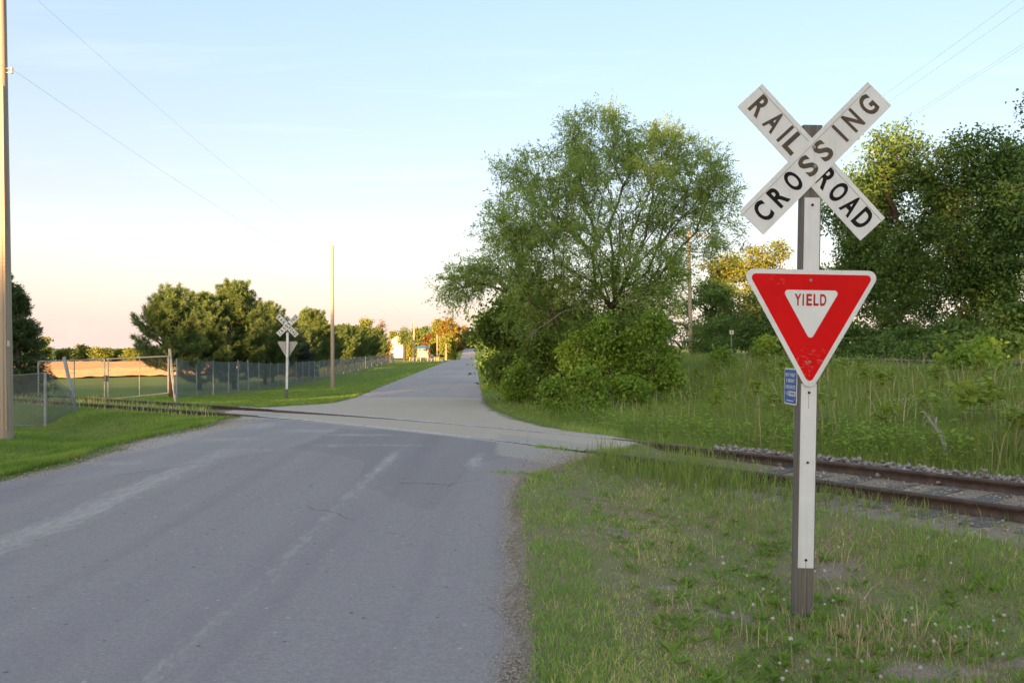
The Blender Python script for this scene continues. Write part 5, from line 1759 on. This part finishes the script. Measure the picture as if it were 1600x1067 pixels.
for k in range(400):
    if len(spots) >= 66: break
    if g.random() < .35:
        x, y = g.normal(2.25, .55), g.normal(5.3, .45)
    else:
        y = 4.2 + 7.5 * g.random() ** 1.2; x = g.uniform(1.0, .62 * y)
    q, _ = track_q(np.array([x]), np.array([y]))
    if q[0] > -1.7 or x < .9 or (abs(x - 1.985) < .1 and abs(y - 5.7) < .1) or x > .62 * y: continue
    spots.append((x, y))
for k, (x, y) in enumerate(spots):
    c = protos[k % 4] if k < 4 else copy_tree(protos[k % 4])
    c.location = (x, y, hz(x, y))
    c.rotation_euler = (g.normal(0, .12), g.normal(0, .12), g.uniform(0, 6.28))
    s = g.uniform(.75, 1.25); c.scale = (s, s, s)
def bare_stalks():
    g = np.random.default_rng(123)
    cx = np.concatenate([g.normal(2.2, .35, 40), g.uniform(1.0, 4.2, 40)]); cy = np.concatenate([g.normal(5.35, .28, 40), g.uniform(4.3, 8.6, 40)])
    i = np.repeat(np.arange(len(cx)), 7)
    x = cx[i] + g.normal(0, .05, len(i)); y = cy[i] + g.normal(0, .05, len(i))
    q, _ = track_q(x, y)
    k = (q < -1.5) & (x > XR(y) + .5)
    x, y = x[k], y[k]
    blades('dandelion_stalks', 'bare tan dandelion stalks without heads around the sign post', x, y, g.uniform(.08, .24, len(x)), g.uniform(.004, .007, len(x)), g.uniform(.3, 1, len(x)), M['dry_stalk'], .45, 124)
bare_stalks()

# ------------------------------------------------------------------ young plants and dead wood in the bank weeds
def weed_proto(seed, h):
    g = np.random.default_rng(seed)
    root = thing('young_sapling', 'young yellow-green sapling standing in the bank weeds', 'sapling', (0, 0, 0), 'young saplings in the bank weeds')
    mb = MB()
    mb.tube([(0, 0, -.05), (g.normal(0, .02), g.normal(0, .02), h * .5), (g.normal(0, .04), g.normal(0, .04), h)], [.010, .007, .004], 5)
    mb.build('stem', M['dry_stalk_solid'], root)
    n = 46
    t = np.clip(g.normal(.82, .16, n), .25, 1.05)
    p = np.stack([g.normal(0, .07, n), g.normal(0, .07, n), t * h], 1)
    al = np.stack([g.normal(0, 1, n), g.normal(0, 1, n), g.normal(-.1, .4, n)], 1)
    link('leaves', leaf_mesh('leaves', p, al, g.normal(0, .3, (n, 3)) + np.array([0, 0, 1.]), g.uniform(.10, .2, n), g.uniform(.06, .11, n), g.uniform(.3, 1, n), M['leaf_weed'], .2), root)
    return root
M['dry_stalk_solid'] = simple('dry_stalk_solid', (.2, .17, .09), .3, 20, .85)
wp = [weed_proto(s, h) for s, h in ((11, .7), (12, .9), (13, 1.05), (14, .6))]
g = np.random.default_rng(131)
k = 0
while k < 72:
    y = 11 + 26 * g.random() ** 1.2; x = g.uniform(2.2, min(.63 * y, 13))
    q, _ = track_q(np.array([x]), np.array([y]))
    if q[0] < 2.3 or x - float(XR(y)) < 3.2: continue
    c = wp[k % 4] if k < 4 else copy_tree(wp[k % 4])
    c.location = (x, y, hz(x, y)); c.rotation_euler = (g.normal(0, .06), g.normal(0, .06), g.uniform(0, 6.28))
    s = g.uniform(.75, 1.25); c.scale = (s, s, s)
    k += 1
def on_ground(u, v, z_guess=.1):
    Y = 12.
    for _ in range(40):
        x = (u - 800) / FPX * Y
        Y = .5 * Y + .5 * (CAMZ - hz(x, Y)) * FPX / (v - V0)
    return Vector(((u - 800) / FPX * Y, Y, hz((u - 800) / FPX * Y, Y)))
M['dead_pale'] = wood_mat('dead_pale', (.34, .33, .31), (.55, .54, .52), 3, 20, .85, .3)
b = on_ground(1482, 720)
dead_limb('grey dead forked branch standing in the weeds at right', [tuple(b), tuple(P(1474, 690, b.y)), tuple(P(1462, 668, b.y)), tuple(P(1450, 652, b.y - .1))], .04, 9, 21, None, 'dead_branch', M['dead_pale'])
b = on_ground(1536, 700)
dead_limb('leaning dry stick at the right of the weeds', [tuple(b), tuple(P(1560, 672, b.y + .2)), tuple(P(1585, 646, b.y + .4))], .024, 2, 22)
b = on_ground(1362, 695)
dead_limb('long leaning dry stick behind the track', [tuple(b), tuple(P(1390, 655, b.y + .3)), tuple(P(1414, 622, b.y + .6))], .02, 2, 23)
b = on_ground(1425, 688)
dead_limb('short leaning dry stick left of the grey branch', [tuple(b), tuple(P(1440, 665, b.y + .3)), tuple(P(1452, 630, b.y + .5))], .018, 2, 24)
for u, v0, v1, lab in ((881, 632, 594, 'tall tan stake left of the small fresh bush'), (945, 628, 590, 'tall tan stake right of the small fresh bush'), (1004, 626, 570, 'tall tan stake below the tall bright bush'), (914, 640, 615, 'short tan stake under the small fresh bush')):
    b = on_ground(u, v0)
    dead_limb(lab, [tuple(b), tuple(P(u + 1, (v0 + v1) / 2, b.y)), tuple(P(u + 2, v1, b.y))], .02, 0, 25, 'dry stakes at the thicket foot', 'dry_stake', M['dry_stalk_solid'])

# ------------------------------------------------------------------ far left: ploughed field and tree line
def soil_mat():
    t = NT('soil')
    co = t.coord()
    n = t.noise(t.mapping(co, (.08, .5, 1)), 1, 5)
    n2 = t.noise(co, 3, 4, .7)
    col = t.ramp(n, [(.3, (.22, .14, .085)), (.7, (.34, .225, .135))])
    col = t.mix(.4, col, t.ramp(n2, [(.3, (.17, .11, .07)), (.7, (.38, .26, .16))]))
    return t.done(t.principled(col, .95, 0, None, .1))
M['soil'] = soil_mat()
def field(name, y0, y1, step, xa, xb, seed):
    ys = np.arange(y0, y1, step); xs = np.linspace(xa, xb, 140)
    def zf(X, Y):
        ph = np.round((Y - y0) / step).astype(int) % 2
        return height(X, Y) + .08 + ph * (.30 + .35 * vnoise(X * .4, Y * .7, seed)) * 1.0 + .2 * vnoise(X * .9, Y * .9, seed + 3)
    me = grid_mesh(xs, ys, zf, M['soil'], name)
    for p in me.polygons: p.use_smooth = False
    tag(link(name, me), kind='structure')
field('ploughed_field', 92, 128, .55, -95, -34, 5)
field('ploughed_field', 146, 305, 1.1, -215, -52, 6)

def far_tree(name, label, x, y, h, r, seed, mat, leaf, ncl=70, per=26, gap=.12, group=None, cat='tree', bark=None, col=False):
    z = hz(x, y)
    g = random.Random(seed)
    tr = [[(x, y, z - .2), (x, y, z + h * .3), (x + g.uniform(-.1, .1) * r, y, z + h * .6), (x, y, z + h * .85)]]
    lb = []
    for k in range(10):
        t = gap + (1 - gap) * (k + g.random()) / 10
        a = g.uniform(0, 6.28)
        prof = 1.0 if col else math.sin(min(1., max(.12, (t - gap * .6) / (1.05 - gap * .6))) * math.pi) ** .55
        rr = r * (.45 if not col else .3) * prof
        lb.append(((x + math.cos(a) * rr, y + math.sin(a) * rr, z + h * t * .93), (r * .55 * prof, r * .55 * prof, h * .09), 1))
    return tree(name, label, (x, y, z), tr, lb, ncl, mat, bark or M['bark_dark'], leaf, per, leaf[0] * .9, .1, seed, .03, .5, .3, group, cat, .35, .6, .3)
TL = 'sunlit tree line beyond the field'
f1 = far_tree('far_tree', 'rounded sunlit tree at the centre of the field tree line', -186, 330, 9.2, 5.2, 401, M['leaf_far'], (.9, .65), 90, 26, .05, TL)
f2 = far_tree('far_tree', 'broad sunlit tree left in the field tree line', -203, 332, 7.4, 6.0, 402, M['leaf_far'], (.9, .65), 90, 26, .05, TL)
for k, (u, s, lab) in enumerate(((72, .85, 'low sunlit tree beside the spruce in the field tree line'), (104, .9, 'sunlit tree left of the tallest field tree'), (128, 1.0, 'sunlit tree right of the left field tree'),
                                 (156, .95, 'sunlit tree just right of the tallest field tree'), (170, .8, 'pale low tree right in the field tree line'), (186, .85, 'pale tree near the pine in the field tree line'), (200, .8, 'last pale tree before the pine in the field tree line'), (215, .9, 'field tree partly hidden by the leftmost pine'), (55, .8, 'field tree mostly hidden by the spruce'), (232, .8, 'field tree behind the leftmost pine'))):
    Y = 335 + 6 * (k % 3)
    place_copy((f1, f2)[k % 2], (u - 800) / FPX * Y, Y, s * .92, k * 1.3, lab, TL, s * (.72 + .1 * (k % 2)))

# ------------------------------------------------------------------ far end of the road: barn, house, trees
def barn():
    Y = 330.
    x = (620.5 - 800) / FPX * Y
    z = P(620, 553, Y).z
    root = thing('barn', 'sunlit white gambrel barn beyond the fence end', 'barn', (x, Y, z), None, (0, 0, R(-9)))
    W, D, hw, ht = 3.2, 9.0, 3.8, 7.2
    prof = [(-W, -1.5), (W, -1.5), (W, hw), (W * .68, hw + 1.9), (0, ht), (-W * .68, hw + 1.9), (-W, hw)]
    MB().prism(prof, 0, D, XZ).build('wall', M['barn_white'], root)
    rp = [(W + .25, hw - .15), (W * .72, hw + 2.05), (0, ht + .22), (-W * .72, hw + 2.05), (-W - .25, hw - .15), (-W - .05, hw - .15), (-W * .68, hw + 1.92), (0, ht + .02), (W * .68, hw + 1.92), (W + .05, hw - .15)]
    n = len(rp)
    MB().prism(rp, -.4, D + .4, XZ).build('roof', M['barn_roof'], root)
    MB().box(-W - .1, W + .1, -.5, -.02, hw - .1, hw + .18).build('pent_eave', M['barn_roof'], root)
    for xx in (-1.9, 0, 1.7):
        w = MB().box(xx - .35, xx + .35, -.06, -.005, 1.2, 2.3).build('window', M['dark_glass'], root)
        MB().box(xx - .42, xx + .42, -.09, -.061, 1.1, 1.2).build('sill', M['barn_white'], w)
    MB().box(.4, .95, -.06, -.006, 0, 1.0).build('door', M['dark_glass'], root)
    MB().box(-.3, .3, -.06, -.006, 5.6, 6.2).build('loft_hatch', M['concrete'], root)
M['barn_white'] = simple('barn_white', (.48, .46, .42), .1, 1.5, .8)
M['barn_roof'] = simple('barn_roof', (.16, .15, .10), .2, 2, .8)
M['dark_glass'] = simple('dark_glass', (.03, .03, .035), .2, 3, .3)
M['blue_roof'] = simple('blue_roof', (.06, .14, .30), .15, 2, .6)
barn()
def house():
    Y = 325.
    x = (661 - 800) / FPX * Y; z = P(662, 550, Y).z
    root = thing('house', 'low pale house with blue roof among the far trees', 'house', (x, Y, z), None, (0, 0, R(12)))
    root.scale = (.62, .62, .62)
    MB().box(-3.2, 3.4, 0, 7, -3.5, 2.4).build('wall', M['concrete'], root)
    MB().prism([(-.5, 2.3), (7.5, 2.3), (3.5, 4.1)], -3.6, 3.8, Matrix(((0, 0, 1, 0), (1, 0, 0, 0), (0, 1, 0, 0), (0, 0, 0, 1)))).build('roof', M['blue_roof'], root)
    for xx in (-2, .6, 2.4):
        MB().box(xx - .4, xx + .4, -.05, -.004, .9, 1.9).build('window', M['dark_glass'], root)
    MB().box(-.9, -.2, -.05, -.004, 0, 2.0).build('door', M['concrete'], root)
house()
FT = 'sunlit trees at the far end of the road'
def ft(u, vt, ru, Y, mat, lab, seed, name='far_tree', gap=.1, leaf=None, col=False, cat='tree', ncl=130, per=28):
    x = (u - 800) / FPX * Y
    z = hz(x, Y)
    lf = leaf or (Y * .0021, Y * .0015)
    return far_tree(name, lab, x, Y, P(u, vt, Y).z - z, ru * Y / FPX, seed, mat, lf, ncl, per, gap, FT, cat, None, col)
ft(698, 497, 22, 420, M['leaf_gold'], 'largest golden tree crown at the far road end', 411, ncl=170)
ft(684, 499, 14, 430, M['leaf_far'], 'yellow-green tree left of the largest golden crown', 412)
ft(712, 503, 10, 440, M['leaf_gold'], 'golden crown right of the largest golden tree', 413)
ft(727, 507, 9, 470, M['leaf_gold'], 'airy golden tree over the road crest', 414, ncl=60, per=20)
ft(735, 518, 12, 480, M['leaf_far'], 'yellow-green tree right above the road crest', 415)
ft(722, 524, 14, 455, M['leaf_far'], 'bushy tree left of the road crest', 416)
ft(750, 512, 12, 470, M['leaf_gold'], 'golden tree right of the road crest', 417)
ft(766, 515, 14, 450, M['leaf_far'], 'far tree mostly behind the roadside thicket', 418)
ft(705, 528, 12, 430, M['leaf_gold'], 'low golden tree behind the column hedges', 419)
ft(614, 517, 11, 360, M['leaf_far'], 'yellow-green tree behind the barn roof', 420)
ft(648, 513, 12, 370, M['leaf_far'], 'green-gold tree between barn and house', 421)
ft(662, 510, 12, 430, M['leaf_dark'], 'darker tree behind the house', 422)
ft(669, 522, 7, 372, M['leaf_rust'], 'rusty orange tree beside the house', 423)
ft(679, 528, 7, 368, M['leaf_far'], 'small green tree right of the rusty tree', 424)
ft(642, 527, 7, 300, M['leaf_far'], 'narrow column hedge left of the driveway pole', 425, 'column_hedge', .02, None, True, 'hedge')
ft(696, 521, 11, 300, M['leaf_far'], 'tall clipped column hedge right of the sunlit pole', 426, 'column_hedge', .02, None, True, 'hedge', 120)
ft(706, 524, 6, 310, M['leaf_far'], 'narrower column hedge at the right of the tall one', 427, 'column_hedge', .02, None, True, 'hedge')
ft(572, 494, 12, 260, M['leaf_far'], 'yellow-green tree rising behind the fence pines', 428)
ft(597, 497, 12, 290, M['leaf_bare'], 'pinkish bare-looking tree right of the fence pines', 429, ncl=60, per=14)
ft(592, 520, 8, 250, M['leaf_gold'], 'golden bush between pines and barn', 430)
ft(606, 535, 7, 235, M['leaf_gold'], 'small golden bush left of the barn', 431, ncl=40)
ft(740, 536, 12, 460, M['leaf_gold'], 'low golden hedge on the road crest', 432, 'far_bush', .02)
ft(716, 539, 4, 430, M['leaf_rust'], 'reddish shrub left of the road crest', 433, 'far_bush', .02, None, False, 'shrub', 30)
ft(632, 512, 9, 196, M['needle_pine'], 'dark-trunked layered pine in front of the barn', 434, 'yard_pine', .62, (.5, .2), False, 'pine tree', 60)
yp = [o for o in COL.objects if o.name.startswith('yard_pine')][0]
MB().tube([(0, 0, -.3), (0, 0, 3), (0, 0, 6.4)], [.42, .36, .28], 9).build('ivy_trunk', M['bark_dark'], yp)

def small_far():
    Y = 160.
    x = (691 - 800) / FPX * Y
    r = thing('mailbox', 'dark mailbox on a pale post by the far driveway', 'mailbox', (x, Y, hz(x, Y)))
    MB().box(-.07, .07, -.07, .07, -.2, 1.0).build('post', M['white_paint'], r)
    b = MB().prism([(-.38, 0), (.38, 0), (.38, .25), (.27, .38), (-.27, .38), (-.38, .25)], -.25, .25, Matrix.Translation((0, 0, 1.0)) @ XZ).build('box', M['black_paint'], r)
    Y = 148.
    x = (674.5 - 800) / FPX * Y
    r = thing('road_sign', 'small road sign seen from behind near the far driveway', 'sign', (x, Y, hz(x, Y)))
    MB().box(-.03, .03, -.03, .03, -.3, 1.75).build('post', M['steel_dark'], r)
    MB().box(-.36, .36, -.045, -.032, 1.0, 1.75).build('sign_plate', M['galv'], r)
    Y = 205.
    xa, xb = (640 - 800) / FPX * Y, (685 - 800) / FPX * Y
    r = thing('rail_fence', 'low pale rail fence in the sunlit yard', 'fence', (xa, Y, hz(xa, Y)))
    n = 8
    for i in range(n + 1):
        xx = (xb - xa) * i / n
        MB().box(xx - .06, xx + .06, -.06, .06, -.4, 1.0 + hz(xa + xx, Y) - hz(xa, Y)).build('post', M['pole_wood'], r)
    for h in (.45, .85):
        for i in range(n):
            x0_, x1_ = (xb - xa) * i / n, (xb - xa) * (i + 1) / n
            d0, d1 = hz(xa + x0_, Y) - hz(xa, Y), hz(xa + x1_, Y) - hz(xa, Y)
            MB().tube([(x0_ + .061, 0, h + d0), (x1_ - .061, 0, h + d1)], .035, 5).build('rail', M['pole_wood'], r)
    Y = 455.
    x = (741 - 800) / FPX * Y
    r = thing('warning_sign', 'tiny orange sign at the road crest', 'sign', (x, Y, hz(x, Y)))
    MB().box(-.06, .06, -.06, .06, -.3, 1.6).build('post', M['steel_dark'], r)
    MB().prism([(-.9, 2.0), (0, 1.1), (.9, 2.0), (0, 2.9)], -.12, -.07, XZ).build('sign_plate', M['orange'], r)
M['orange'] = simple('orange', (.75, .22, .03), .1, 4, .6)
small_far()
# far driveway apron joining the road at the left
def driveway():
    xs = np.linspace(-30, -11.5, 24); ys = np.linspace(176, 186, 5)
    tag(link('driveway', grid_mesh(xs, ys, lambda X, Y: np.maximum(height(X, Y), 0 * X - 3) + .05, M['drive'], 'driveway')), kind='structure')
M['drive'] = simple('drive', (.30, .28, .26), .2, .8, .9)
driveway()
